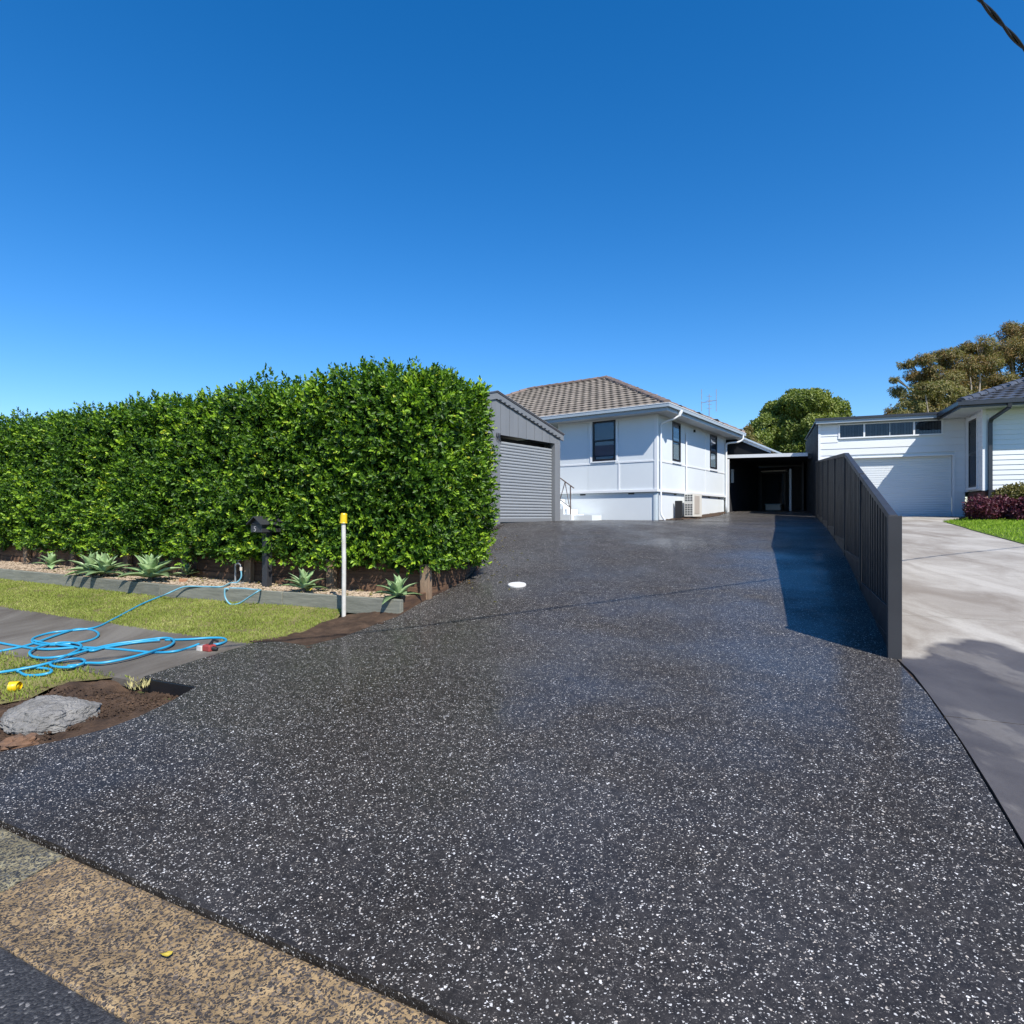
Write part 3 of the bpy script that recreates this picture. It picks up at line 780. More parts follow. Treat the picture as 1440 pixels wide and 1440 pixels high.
# ------------------------------------------------------------------ letterbox, stake, tap
x, y = on_q(375.5, 4.98); zb = Gbed(x, y)
lbx = root('letterbox', (x, y, zb), 'dark grey metal letterbox with a pitched roof on a square post', 'letterbox')
lf = frame((x, y, 0), (-WW.x, -WW.y), (NN.x, NN.y))      # x to the right along the bed, y away from the street
zt = 1.37
bev(MB().box(lf, -.05, .05, -.05, .05, zb-.1, zt).done('post', 'letterbox_grey', lbx))
mb = MB(); mb.box(lf, -.115, .115, -.20, .16, zt, zt+.14)
bev(mb.done('box', 'letterbox_grey', lbx), .005)
mb = MB()
for sgn in (-1, 1):
    a, b = (0, zt+.24), (sgn*.155, zt+.125)
    P = [lf(a[0], -.25, a[1]-.012), lf(b[0], -.25, b[1]-.012), lf(b[0], .2, b[1]-.012), lf(a[0], .2, a[1]-.012)]
    mb.hexa(P+[p+Vector((0, 0, .014)) for p in P])
mb.done('roof', 'letterbox_grey', lbx)
mb = MB(); P = [lf(-.112, -.19, zt+.141), lf(.112, -.19, zt+.141), lf(.0, -.19, zt+.215)]
P += [lf(-.112, .15, zt+.141), lf(.112, .15, zt+.141), lf(0, .15, zt+.215)]
mb.add(P, [(0, 1, 2), (5, 4, 3), (0, 3, 4, 1), (1, 4, 5, 2), (2, 5, 3, 0)]); mb.done('gable', 'letterbox_grey', lbx)
mb = MB(); mb.box(lf, -.09, .09, -.207, -.202, zt+.112, zt+.128); mb.done('slot', 'black_plastic', lbx)
tcu = bpy.data.curves.new('house_number', 'FONT'); tcu.body = '5'; tcu.size = .11; tcu.extrude = .002; tcu.align_x = 'CENTER'
tob = bpy.data.objects.new('house_number', tcu); C.objects.link(tob); tob.data.materials.append(MT['number_grey'])
pos = lf(-.02, -.206, zt+.015); ang = math.atan2(-WW.y, -WW.x)
dg = bpy.context.evaluated_depsgraph_get(); me = bpy.data.meshes.new_from_object(tob.evaluated_get(dg)); bpy.data.objects.remove(tob)
ob = link('house_number', me, None, lbx); ob.rotation_euler = (PI/2, 0, ang); ob.location = pos-rootof(lbx)

p = gp(483.5, 868)
st = root('capped_pipe', p, 'white upright pipe with a yellow cap standing in front of the grey timber edge', 'pipe')
zt = p.z+1.235
mb = MB(); mb.tube([p+Vector((0, 0, -.1)), p+Vector((0.002, 0, .7)), Vector((p.x-.004, p.y, zt))], .027, 12); mb.done('pipe', 'pvc_white', st, smooth=False)
mb = MB(); t0 = Vector((p.x-.004, p.y, zt)); mb.tube([t0+Vector((0, 0, -.04)), t0+Vector((0, 0, -.03)), t0+Vector((.004, 0, .07)), t0+Vector((.005, 0, .085))], [.050, .046, .040, .032], 14); mb.done('cap', 'yellow_plastic', st)
x, y = on_q(331, 4.95); zb = Gbed(x, y)
tp = root('garden_tap', (x, y, zb), 'bent grey garden tap standpipe with a blue hose attached', 'tap')
b0 = Vector((x, y, zb)); R_ = Vector((-WW.x, -WW.y, 0))
mb = MB(); mb.tube(spline([b0+Vector((0, 0, -.1)), b0+Vector((0, 0, .26)), b0+R_*.015+Vector((0, 0, .31)), b0+R_*.06+Vector((0, 0, .33)), b0+R_*.11+Vector((0, 0, .31)), b0+R_*.125+Vector((0, 0, .27))], 5), .014, 8); mb.done('standpipe', 'galvanised', tp, smooth=True)
mb = MB(); c = b0+R_*.06+Vector((0, 0, .375)); mb.tube([c-Vector((0, 0, .04)), c], .008, 6); mb.tube([c-R_*.04, c+R_*.04], .008, 6); mb.tube([c-Vector((.02, .035, 0)), c+Vector((.02, .035, 0))], .008, 6); mb.done('tap_handle', 'galvanised', tp)
mb = MB(); c = b0+R_*.125; mb.tube([c+Vector((0, 0, .275)), c+Vector((0, 0, .22))], .02, 8); mb.done('hose_connector', 'offwhite_plastic', tp)
mb = MB(); mb.box(frame((x, y, 0), (1, 0), (0, 1)), -.11, .11, -.09, .09, zb-.05, zb+.03); bev(mb.done('concrete_pad', 'pale_concrete', tp), .01)

# ------------------------------------------------------------------ hoses
def gz(px, py, off=.014): return gp(px, py, off)
def Z3(l): return [(x/4, y/4+740) for x, y in l]
def hose_run(l, lift=.016, bump_=.0):
    pts = [gp(a, b, lift+random.uniform(0, bump_)) for a, b in l]; return spline(pts, 7)
mb = MB(); R0 = .0125
H1 = Z3([(900, 396), (800, 437), (640, 522), (540, 568), (440, 583), (300, 597), (205, 622), (180, 643), (205, 662), (300, 668), (420, 658), (520, 637), (555, 608), (520, 584), (430, 580), (320, 612), (160, 668), (0, 703), (-60, 712)])
H2 = Z3([(-40, 650), (0, 656), (100, 674), (250, 692), (450, 682), (640, 690), (780, 703), (880, 710), (980, 704), (1060, 684), (1120, 662)])
H3 = Z3([(-40, 828), (0, 822), (130, 802), (280, 768), (370, 730), (440, 695), (455, 668), (400, 655), (310, 658), (215, 680), (168, 708), (190, 735), (280, 740), (400, 722), (520, 690), (650, 662), (800, 642), (930, 628), (978, 642), (955, 672), (860, 702), (720, 742), (580, 768), (480, 770), (400, 792), (310, 790), (285, 772), (360, 752), (440, 745), (478, 758), (450, 778), (380, 786)])
H4 = Z3([(100, 818), (125, 800), (200, 796), (275, 804), (288, 820), (230, 836), (150, 838), (112, 822)])
H5 = Z3([(930, 640), (1060, 636), (1180, 628), (1255, 630), (1272, 645), (1240, 660), (1195, 668)])
H6 = Z3([(190, 642), (240, 655), (340, 668), (420, 678), (470, 690), (520, 700), (600, 680), (760, 655), (900, 640)])
for l, lf_ in ((H1, .018), (H2, .018), (H3, .034), (H4, .02), (H5, .022), (H6, .028)):
    mb.tube(hose_run(l, lf_, .012), R0, 8)
hs_ = mb.done('garden_hose', 'hose_blue', None, smooth=True)
tag(hs_, 'blue hose lying in loose loops on the old concrete path', 'hose')
# run from tap over the timber edge
def Z4(l): return [(x/3.13+240, y/3.13+680) for x, y in l]
def edgept(px, py, q=4.30):                             # point on the vertical plane of the timber edge
    x, y = on_qe(px, q-4.35); return Vector((x, y, EYE+(HOR-py)/FPX*y))
mb = MB()
s0 = [b0+R_*.125+Vector((0, 0, .23)), b0+R_*.135+Vector((0, -.01, .12)), b0+R_*.06+Vector((0, -.04, .04)), b0+R_*-.05+Vector((0, -.08, .03))]
lowp = [edgept(*p_) for p_ in Z4([(215, 460), (140, 458), (60, 462), (5, 470)])]
g1 = gp(260, 826.5, .02)
s0 += [edgept(312, 825, 4.39), edgept(290, 825, 4.36), edgept(268, 824.5, 4.33), edgept(256, 826, 4.30), edgept(243, 831.5, 4.25), edgept(233, 836, 4.2), gp(225, 839.4, .018)]
mb.tube(spline(s0, 7), .0115, 8)
lp = [edgept(*p_, 4.20) for p_ in Z4([(238, 462), (240, 500), (262, 530), (300, 528), (345, 500), (385, 474)])]
lp += [edgept(*Z4([(395, 468)])[0], 4.41), edgept(*Z4([(350, 466)])[0], 4.47), edgept(*Z4([(290, 470)])[0], 4.43), edgept(*Z4([(240, 462)])[0], 4.31)]
mb.tube(spline(lp, 7), .0115, 8)
lp = [edgept(*p_, 4.41) for p_ in Z4([(225, 470), (280, 478), (340, 474), (370, 470), (330, 462), (260, 460)])]
mb.tube(spline(lp, 7), .0115, 8)
tag(mb.done('tap_hose', 'hose_pale', None, smooth=True), 'pale blue hose looped over the timber edge below the tap', 'hose')

# scrubbing brush / gun, cup, rocks, lid
p = gp(291, 916)
br = root('hose_gun', p, 'small red and white hose gun lying at the right end of the blue hose loops', 'hose gun')
fb = frame(p, (.9, -.45), (.45, .9))
bev(MB().box(fb, -.10, -.02, -.05, .05, .0, .06).done('head', 'offwhite_plastic', br), .008)
bev(MB().box(fb, -.02, .09, -.045, .045, .005, .075).done('body', 'red_plastic', br), .015)
mb = MB(); mb.tube([fb(.05, 0, .07), fb(.07, .02, .12), fb(.10, .06, .10)], [.02, .014, .012], 8); mb.done('lever', 'black_plastic', br)
mb = MB(); mb.tube([fb(.08, 0, .04), fb(.13, .02, .03)], [.024, .018], 10); mb.done('coupling', 'black_plastic', br)
p = gp(20, 972)
cpf = frame(p, (.97, .2), (-.2, .97))
mb = MB(); rr = [.045, .044, .040, .036]; a0 = p+Vector((-.04, 0, .035))
mb.tube([a0, a0+Vector((.02, .008, .0)), a0+Vector((.065, .016, .004)), a0+Vector((.07, .016, .004))], rr, 16, cap=False)
mb.tube([a0+Vector((.066, .016, .004)), a0+Vector((.06, .015, .004)), a0+Vector((.02, .008, .0)), a0], [.0, .030, .038, .0445], 16, cap=False)
tag(mb.done('yellow_cap', 'yellow_plastic', None, smooth=True), 'yellow plastic cap lying on the soil beside the grey rubble heap', 'cap')
def mound(name, c, rx, ry, h, mat, amp=.25, fr=3.0, n=26, rot=0):
    V = []; F = []
    for j in range(n//2+1):
        ph = j/(n//2)*PI/2
        for i in range(n):
            a = 2*PI*i/n
            d = Vector((math.cos(a)*math.cos(ph), math.sin(a)*math.cos(ph), math.sin(ph)))
            k = 1+amp*mnoise.fractal(d*fr+Vector((c[0]*3, c[1], 0)), 1, 2, 5)+.3*amp*mnoise.noise(d*fr*4)+(.16*amp*mnoise.noise(d*fr*11)+.10*amp*mnoise.noise(d*fr*23) if n > 50 else 0)
            x, y = d.x*rx*k, d.y*ry*k
            V.append((c[0]+x*math.cos(rot)-y*math.sin(rot), c[1]+x*math.sin(rot)+y*math.cos(rot), c[2]-.03+d.z*h*k))
    for j in range(n//2):
        for i in range(n): F.append((j*n+i, j*n+(i+1) % n, (j+1)*n+(i+1) % n, (j+1)*n+i))
    F.append(tuple(n*(n//2)+i for i in range(n)))
    return build(name, V, F, mat, smooth=False, at=(c[0], c[1], c[2]))
c = gp(72, 1008)
tag(mound('rubble_heap', c, .35, .28, .165, 'spoil_concrete', .16, 1.5, 120, -.4), 'large rough grey lump of spilt concrete on the bare soil', 'rubble')
for k, (px, py, r, lb, mt) in enumerate(((34, 1043, .10, 'rusty brown broken slab in front of the grey rubble', 'rusty_rock'), (40, 1057, .05, 'small brown stone below the rusty slab', 'rusty_rock'),
    (136, 1012, .03, 'small pale stone on the soil right of the rubble', 'pebble'), (8, 1003, .07, 'grey-brown clod at the left of the rubble', 'dirt'), (160, 985, .05, 'dark soil clod between the rubble and the slab edge', 'dirt'),
    (118, 1040, .045, 'dark soil clod at the foot of the rubble near the driveway', 'dirt'))):
    q_ = gp(px, py); tag(mound('stone' if mt != 'dirt' else 'soil_clod', q_, r*(1.25 if k == 0 else 1.1), r*.8, r*(.75 if k == 0 else .6), mt, .5, 1.8, 16, .5), lb, 'stone' if mt != 'dirt' else 'clod')
def crumbs():
    V = []; F = []
    fo = [(0, 1, 4), (1, 2, 4), (2, 3, 4), (3, 0, 4), (1, 0, 5), (2, 1, 5), (3, 2, 5), (0, 3, 5)]
    def put(px, py, r):
        p = gp(px, py, .0); p.z += Gsoil(p.x, p.y)-G(p.x, p.y); k = len(V)
        for d in ((1, 0, 0), (0, 1, 0), (-1, 0, 0), (0, -1, 0), (0, 0, 1), (0, 0, -1)):
            V.append(p+Vector(d)*r*random.uniform(.6, 1.3))
        F.extend([tuple(j+k for j in f) for f in fo])
    for _ in range(2600):
        px = random.uniform(-20, 265); t = (px+20)/285
        lo = 968-8*t; hi = 1064-84*t
        put(px, random.uniform(lo, hi), random.uniform(.003, .020)*random.random())
    for _ in range(450):
        px = random.uniform(395, 575); m_ = np.interp(px, [395, 432, 480, 527, 575], [902, 906, 896, 878, 862]); put(px, random.gauss(m_-8, 6), random.uniform(.003, .013))
    build('soil_crumbs', V, F, 'dirt', kind='stuff')
crumbs()
fa, fbp = gp(203, 956.5), gp(279, 969.5); dd_ = (fbp-fa); dd_.z = 0; dd_.normalize(); nn_ = Vector((dd_.y, -dd_.x, 0))
P = [p_+nn_*o_+Vector((0, 0, z_)) for z_ in (-.10, .022) for p_, o_ in ((fa, .004), (fbp, .004), (fbp, .024), (fa, .024))]
tag(bev(MB().hexa(P).done('formwork_board', 'black_plastic', None, at=fa), .003), 'short black formwork board standing against the cut corner of the driveway', 'board')
p = gp(727, 823.5, .02)
mb = MB(); nrm = Vector((-(G(p.x+.1, p.y)-G(p.x-.1, p.y))/.2, -(G(p.x, p.y+.1)-G(p.x, p.y-.1))/.2, 1)).normalized()
mb.tube([p-nrm*.01, p+nrm*.02, p+nrm*.028], [.135, .135, .125], 28); ld = mb.done('inspection_lid', 'lid_white', None, at=p)
tag(ld, 'round white plastic inspection lid set in the dark driveway', 'lid')
p = gp(233, 1343, .012); V = [p+Vector((.022*math.cos(a)*(1+.3*math.sin(3*a)), .010*math.sin(a), .006+.004*math.sin(2*a))) for a in np.linspace(0, 2*PI, 10, endpoint=False)]
V += [v-Vector((0, 0, .002)) for v in V]; F = [tuple(range(10)), tuple(range(19, 9, -1))]+[(i, (i+1) % 10, 10+(i+1) % 10, 10+i) for i in range(10)]
tag(build('fallen_leaf', V, F, 'dry_leaf'), 'tiny yellow leaf lying on the speckled kerb', 'leaf')

def litter():
    P = []; T = []
    for _ in range(260):
        s_ = random.uniform(3.75, 12); q_ = random.uniform(QE(s_)+.1, 5.3); x, y = XY(q_, s_); P.append((x, y, Gbed(x, y)+.02)); T.append(random.uniform(.6, 1))
    for _ in range(70):
        q_ = random.uniform(5.4, 11); e_ = np.interp(q_, [5.3, 6.6, 7.6, 8.4, 10.1, 12], [3.7, 3.8, 4.15, 4.5, 5.5, 6.2]); s_ = e_-abs(random.gauss(0, .35)); x, y = XY(q_, s_); P.append((x, y, G(x, y)+.028)); T.append(random.uniform(.3, 1))
    P = np.array(P); D = unit(len(P)); D[:, 2] *= .12; U_ = np.tile([0, 0, 1.], (len(P), 1))+unit(len(P))*.2; L = rng.uniform(.03, .06, len(P))
    leafmesh('leaf_litter', P, D, U_, L, L*.5, np.array(T), 'gum_leaf')
litter()
# ------------------------------------------------------------------ dark metal boundary fence
fx, fy = lineP(9); fe = root('metal_fence', (fx, fy, G(fx, fy)), 'dark charcoal corrugated metal fence with raked front panels beside the driveway', 'fence')
fdir = Vector((.455, 1, 0)).normalized(); fn_ = Vector((fdir.y, -fdir.x, 0))
FL = frame((3.52, 5.63, 0), fdir, fn_)
posts = [0, 2.75, 5.30, 7.9, 10.5, 13.1, 15.7, 18.2]
def ftop(L): return float(np.interp(L, [0, 5.30, 18.2], [1.60, 2.69, 3.62]))
for k, L in enumerate(posts):
    x, y = lineP(L); zb = G(x, y)-.15; w = .045 if k == 0 else .032
    bev(MB().box(FL, L-w, L+w, -w-(.012 if k == 0 else .004), w+.01, zb, ftop(L)+(.012 if k == 0 else .0)).done('post', 'fence_post_grey', fe), .004)
for k, (a, b) in enumerate(zip(posts[:-1], posts[1:])):
    a += .05; b -= .036
    xa, ya = lineP(a); xb, yb = lineP(b)
    zbot = max(G(xb, yb)+.08, G(xa, ya)+.08)
    if k == 0: zbot = .70
    def railbox(z0, z1, th, nm, mt, follow):
        P = []
        for zz in (0, 1):
            for L, o_ in ((a, -th), (b, -th), (b, th), (a, th)):
                base = follow(L)+(z1 if zz else z0); P.append(FL(L, o_, base))
        bev(MB().hexa(P).done(nm, mt, fe), .003)
    railbox(-.055, .008, .034, 'top_rail', 'fence_post_grey' if k < 2 else 'fence_dark', ftop)
    railbox(-.01, .045, .028, 'bottom_rail', 'fence_dark', lambda L: zbot)
    zlow = min(G(xa, ya), G(xb, yb))-.06
    npl = max(1, round((zbot-zlow)/.2))
    h = (zbot-.012-zlow)/npl
    for j in range(npl): bev(MB().box(FL, a, b, -.02, .02, zlow+j*h+.003, zlow+(j+1)*h-.003).done('plinth_board', 'fence_dark', fe), .004)
    ns = 3; W_ = (b-a)/ns
    for j in range(ns):
        L0 = a+j*W_; L1 = L0+W_; pr = []
        pitch = W_/4
        for t in range(4):
            o0 = L0+t*pitch; pr += [(o0, -.010), (o0+pitch*.56, -.010), (o0+pitch*.66, .012), (o0+pitch*.90, .012)]
        pr.append((L1, -.010))
        V = []
        for L, d in pr: V += [FL(L, d+(.0015 if j % 2 else 0), zbot+.03), FL(L, d+(.0015 if j % 2 else 0), ftop(L)-.04)]
        n = len(pr); off = [v+fn_*.002 for v in V]
        F = [(2*i, 2*i+2, 2*i+3, 2*i+1) for i in range(n-1)]
        build('fence_sheet', V, F, 'fence_dark', fe)
# screening sheets beyond
# ------------------------------------------------------------------ shed garage
SB = 1.49
def sz(t): return SB+.02
sh = root('shed_garage', tuple(gx(0, 3, 0)[:2])+(SB,), 'grey metal shed with a low gable and roller doors behind the hedge', 'garage')
gz0 = lambda t, d: G(*gx(t, d, 0)[:2])-.1
def roofz(t): return 4.83-abs(t+.18)*.262
def panel_t(t0, t1, d0, d1, z0, z1f, name, mat):
    P = [gx(t0, d0, z0), gx(t1, d0, z0), gx(t1, d1, z0), gx(t0, d1, z0), gx(t0, d0, z1f(t0)), gx(t1, d0, z1f(t1)), gx(t1, d1, z1f(t1)), gx(t0, d1, z1f(t0))]
    return MB().hexa(P).done(name, mat, sh)
doors = [(-2.95, -.38), (.0, 2.57)]
DT = SB+2.33
edges = np.arange(-3.2, 2.86, .19)
for i, t0 in enumerate(edges):
    t1 = min(t0+.184, 2.85)
    if t1-t0 < .02: continue
    pr_ = .012 if i % 2 else .0
    panel_t(t0, t1, -.0+(-pr_*.5), .03, DT-.0, roofz, 'wall_panel', 'shed_grey')
for t0, t1 in ((-3.2, -2.95), (-.38, 0), (2.57, 2.85)):
    bev(MB().box(gx, t0, t1, -.012, .16, SB-.1, DT-.002).done('jamb', 'shed_grey', sh), .006)
for (t0, t1) in doors:
    n = 25; hh = (DT-.15-SB)/n; MB().box(gx, t0, t1, .42, .44, DT-.4, DT).box(gx, t0, t1, .15, .42, DT-.18, DT-.16).done('dark_gap_lining', 'black_plastic', sh)  # black sheets put the shade of the gap above the curtain into colour
    dr = MB().box(gx, t0, t1, .13, .15, SB-.05, DT-.15).done('roller_door', 'shed_door_grey', sh)
    me = None
    for k in range(n):
        z = SB+.03+k*hh*.985
        if me is None:
            V = []; F = []; prf = [(0, .0), (.2, -.018), (.5, -.024), (.78, -.016), (.92, -.002), (1, .002)]
            for x_ in (t0+.01, t1-.01):
                for zz, dd in prf: V.append(gx(x_, .125+dd, zz*hh)-gx(t0, 0, 0))
            m_ = len(prf); F = [(i, i+m_, i+m_+1, i+1) for i in range(m_-1)]
            me = bpy.data.meshes.new('door_slat'); me.from_pydata([tuple(v) for v in V], [], F); me.materials.append(MT['shed_door_grey']); me.shade_smooth()
        o_ = link('door_slat', me, None, dr); o_.location = gx(t0, 0, z)-rootof(sh)
    MB().box(gx, t0, t1, .105, .125, SB-.03, SB+.055).done('bottom_rail', 'shed_grey', dr)
# barge capping and roof
for sgn, (ta, tb) in ((1, (-.18, 2.98)), (-1, (-.18, -3.34))):
    P = []
    for z0 in (-.17, 0.0):
        for t, d in ((ta, -.05), (tb, -.05), (tb, .0), (ta, .0)): P.append(gx(t, d, roofz(t)+z0+.10))
    MB().hexa(P).done('barge_flashing', 'shed_grey', sh)
    P = []
    for z0 in (0.0, .03):
        for t, d in ((ta, -.07), (tb, -.07), (tb, 7.05), (ta, 7.05)): P.append(gx(t, d, roofz(t)+z0+.103))
    MB().hexa(P).done('roof', 'shed_roof', sh)
    P = []
    for z0 in (0.0, .016):
        for t, d in ((ta, -.085), (tb+sgn*.03, -.085), (tb+sgn*.03, -.005), (ta, -.005)): P.append(gx(t, d, roofz(t)+z0+.136))
    MB().hexa(P).done('barge_cap', 'shed_grey', sh)
for i in range(35):
    for t0 in (-3.2, 2.82): bev(MB().box(gx, t0+(.01 if i % 2 else 0)*(1 if t0 > 0 else -1), t0+.03, .05+i*.2, .05+i*.2+.194, SB-.2, roofz(t0)+.02).done('wall_panel', 'shed_grey', sh), .004)
MB().box(gx, -3.2, 2.85, 7.0, 7.03, SB-.2, roofz(2.85)).done('rear_wall', 'shed_grey', sh)
mb = MB(); mb.box(gx, -3.1, 2.8, .2, 6.9, SB-.15, SB+.0); mb.done('floor_slab', 'pale_concrete', sh)
mb = MB()
for i in range(16):
    t = -.18+.1+i*.185
    if t < 2.85: mb.box(gx, t, t+.10, -.052, -.012, roofz(t)-.078, roofz(t)-.045)
mb.done('eave_closer', 'black_plastic', sh)
# folded black strap at the door head
mb = MB()
for k in range(3): mb.tube([gx(-.16+k*.06, -.03, DT+.03), gx(-.20+k*.07, -.06, DT-.06), gx(-.14+k*.06, -.05, DT-.16-k*.03)], .012, 6)
mb.done('door_cord', 'black_plastic', sh)
# ------------------------------------------------------------------ white house
FZ, CZ = 2.48, 5.06                                     # floor strip and soffit heights
BW = 11.6; BL = 7.58; EV = .6
hs = root('white_house', tuple(H(3.8, 5.8, 0)[:2])+(1.5,), 'white panelled cottage with a brown tiled hip roof and a pale blue brick base', 'house')
def wb(x0, x1, z0, z1, n0, n1, side, name, mat, parent=None, b=None):
    """box on a wall: side 'f' front (x along b, outward -a), 'r' right (x along a, outward -b)"""
    mb = MB()
    if side == 'f': mb.box(H, -n1, -n0, x0, x1, z0, z1)
    else: mb.box(H, x0, x1, -n1, -n0, z0, z1)
    o_ = mb.done(name, mat, parent or hs)
    if b: bev(o_, b)
    return o_
RECB = 3.87
# body behind claddings
MB().box(H, .04, BL-.04, .04, RECB-.02, 1.2, CZ).done('wall_core', 'wall_fibro', hs)
MB().box(H, 2.0, BL-.04, RECB-.02, BW-.04, 1.2, CZ).done('wall_core', 'wall_fibro', hs)
def cladding(side, xs, zs, mat, skip=()):
    for i in range(len(xs)-1):
        for j in range(len(zs)-1):
            x0_, x1_ = xs[i]+.004, xs[i+1]-.004; z0_, z1_ = zs[j]+.003, zs[j+1]-.003
            for sx0, sx1, sz0, sz1 in skip:
                if x0_ < sx1 and x1_ > sx0 and z1_ > sz0+.01 and z0_ < sz1:
                    # split around the window
                    if sx0 > x0_+.02: wb(x0_, sx0, z0_, z1_, -.03, .0, side, 'wall_sheet', mat)
                    if sx1 < x1_-.02: wb(sx1, x1_, z0_, z1_, -.03, .0, side, 'wall_sheet', mat)
                    if sz0 > z0_+.02: wb(sx0, sx1, z0_, sz0, -.03, .0, side, 'wall_sheet', mat)
                    break
            else: wb(x0_, x1_, z0_, z1_, -.03, .0, side, 'wall_sheet', mat)
WFW = (1.53, 2.42, 3.58, 5.03)
WR1, WR2 = (1.38, 2.16, 3.60, 4.98), (5.50, 6.38, 3.60, 4.98)
MR = 3.50
cladding('f', [0, 1.42, 2.62, RECB], [FZ, MR, CZ], 'wall_fibro', [WFW])
cladding('r', [0, 2.62, 4.94, BL], [FZ, MR, CZ], 'wall_fibro', [WR1, WR2])
# cover strips
def strip(side, x0, x1, z0, z1, pr=.018): wb(x0, x1, z0, z1, .0, pr, side, 'cover_strip', 'trim_white', b=.003)
strip('f', .03, 1.50, MR-.03, MR+.03); strip('f', 1.50, 2.46, MR+.03, MR+.075, .05); strip('f', 2.46, RECB, MR-.03, MR+.03); strip('f', 1.50, 2.46, MR-.03, MR+.026, .016)
strip('f', -.02, .09, FZ+.06, CZ-.002, .022); strip('f', 1.36, 1.42, FZ+.06, MR-.032); strip('f', 1.43, 1.50, MR+.032, CZ-.002, .024); strip('f', 2.455, 2.53, MR+.032, CZ-.002, .024); strip('f', RECB-.08, RECB, FZ+.06, CZ-.002)
strip('r', .0, 1.34, MR-.03, MR+.03); strip('r', 1.34, 2.2, MR-.0, MR+.06, .05); strip('r', 2.2, 5.44, MR-.03, MR+.03); strip('r', 5.44, 6.42, MR-.0, MR+.06, .05); strip('r', 6.42, BL, MR-.03, MR+.03)
strip('r', -.02, .09, FZ+.06, CZ-.002, .022); strip('r', 4.91, 4.97, FZ+.06, CZ-.002, .014); strip('r', BL-.1, BL, FZ+.06, CZ-.002, .02)
wb(-.03, RECB, FZ-.03, FZ+.056, .0, .055, 'f', 'base_trim', 'trim_white', b=.004); wb(.0, BL, FZ-.03, FZ+.056, .0, .05, 'r', 'base_trim', 'trim_white', b=.004)
# cornice strip
strip('f', .0, RECB, CZ-.06, CZ-.004, .03); strip('r', .0, BL, CZ-.06, CZ-.004, .03)
# painted brick base: real courses
def bricks(fr, x0, x1, z0, z1, mat, parent, out, gfun, bl=.235, bh=.086, name='brick', lim=300):
    cnt = 0; rest = MB(); row = 0; z = z1-bh
    while z > z0-bh:
        x = x0-(bl/2 if row % 2 else 0)
        while x < x1:
            a, b = max(x, x0)+.004, min(x+bl, x1)-.004
            if b-a > .03 and z+bh > gfun((a+b)/2)-.02:
                t_ = random.uniform(-.002, .002)
                if cnt < lim: MB().box(fr, a, b, out+t_, .03, z+.004, z+bh-.004).done(name, mat, parent); cnt += 1
                else: rest.box(fr, a, b, out+t_, .03, z+.004, z+bh-.004)
            x += bl
        z -= bh; row += 1
    if rest.V: rest.done('brick_courses', mat, parent, kind='stuff')
    mb = MB(); mb.box(fr, x0+.001, x1-.001, -.002+.006, .08, z0-.2, z1-.002); mb.done('mortar', mat, parent)
Hf = frame((CX, CY, 0), VV, UU); Hr = frame((CX, CY, 0), UU, VV)
Hf2 = frame(H(.045, 0, 0), VV, UU); Hr2 = frame(H(0, .045, 0), UU, VV)
bs1 = wb(.05, RECB, FZ-.03-.02, FZ-.032, -.06, .0, 'f', 'base_wall', 'brick_painted')
bs2 = wb(.05, BL, FZ-.03-.02, FZ-.032, -.06, .0, 'r', 'base_wall', 'brick_painted')
bricks(Hf2, .0, RECB, 1.3, FZ-.035, 'brick_painted', bs1, -.0, lambda x: G(*H(0, x, 0)[:2]))
bricks(Hr2, .0, BL, 1.3, FZ-.035, 'brick_painted', bs2, -.0, lambda x: G(*H(x, 0, 0)[:2]))
for side, xs_ in (('f', (.95, 2.85)), ('r', (.45, 1.75, 5.5, 6.8))):
    for x_ in xs_: wb(x_-.11, x_+.11, FZ-.10, FZ-.036, -.045, -.03, side, 'vent', 'black_plastic')
# windows
def sash(side, w, blindz, upper='blind_dark'):
    x0_, x1_, z0_, z1_ = w
    T = .055
    def fb_(mb, a, b, c, d, n0, n1):
        if side == 'f': mb.box(H, -n1, -n0, a, b, c, d)
        else: mb.box(H, a, b, -n1, -n0, c, d)
    mb = MB()
    fb_(mb, x0_, x0_+T, z0_, z1_, -.04, .022); fb_(mb, x1_-T, x1_, z0_, z1_, -.04, .022)
    fb_(mb, x0_+T, x1_-T, z0_, z0_+T*1.1, -.04, .020); fb_(mb, x0_+T, x1_-T, z1_-T, z1_, -.04, .020)
    zm = (z0_+z1_)/2
    fb_(mb, x0_+T, x1_-T, zm-.028, zm+.028, -.035, .012)
    win = mb.done('window', 'window_black', hs)
    for za, zb_, dd in ((z0_+T*1.1, zm-.028, -.012), (zm+.028, z1_-T, -.004)):
        mb = MB(); fb_(mb, x0_+T, x1_-T, za, zb_, dd-.004, dd); mb.done('pane', 'window_glass', win)
    mb = MB(); fb_(mb, x0_+T+.005, x1_-T-.005, zm, z1_-T, -.039, -.034); mb.done('upper_blind', upper, win)
    mb = MB(); fb_(mb, x0_+T+.005, x1_-T-.005, z0_+T, zm, -.039, -.034); mb.done('lower_blind', blindz, win)
    return win
w1 = sash('f', WFW, 'blind_dark', 'blind_dark')
mb = MB(); mb.box(H, .02, .03, 1.62, 2.30, 3.66, 3.74); mb.done('blind_bar', 'blind_grey', w1)
w2 = sash('r', WR1, 'blind_grey'); w3 = sash('r', WR2, 'blind_grey')
for w_, wi in ((WR1, w2), (WR2, w3)):
    mb = MB(); mb.box(H, w_[0]+.07, w_[1]-.07, .016, .03, 4.33, 4.42); mb.done('curtain_top', 'offwhite_plastic', wi)
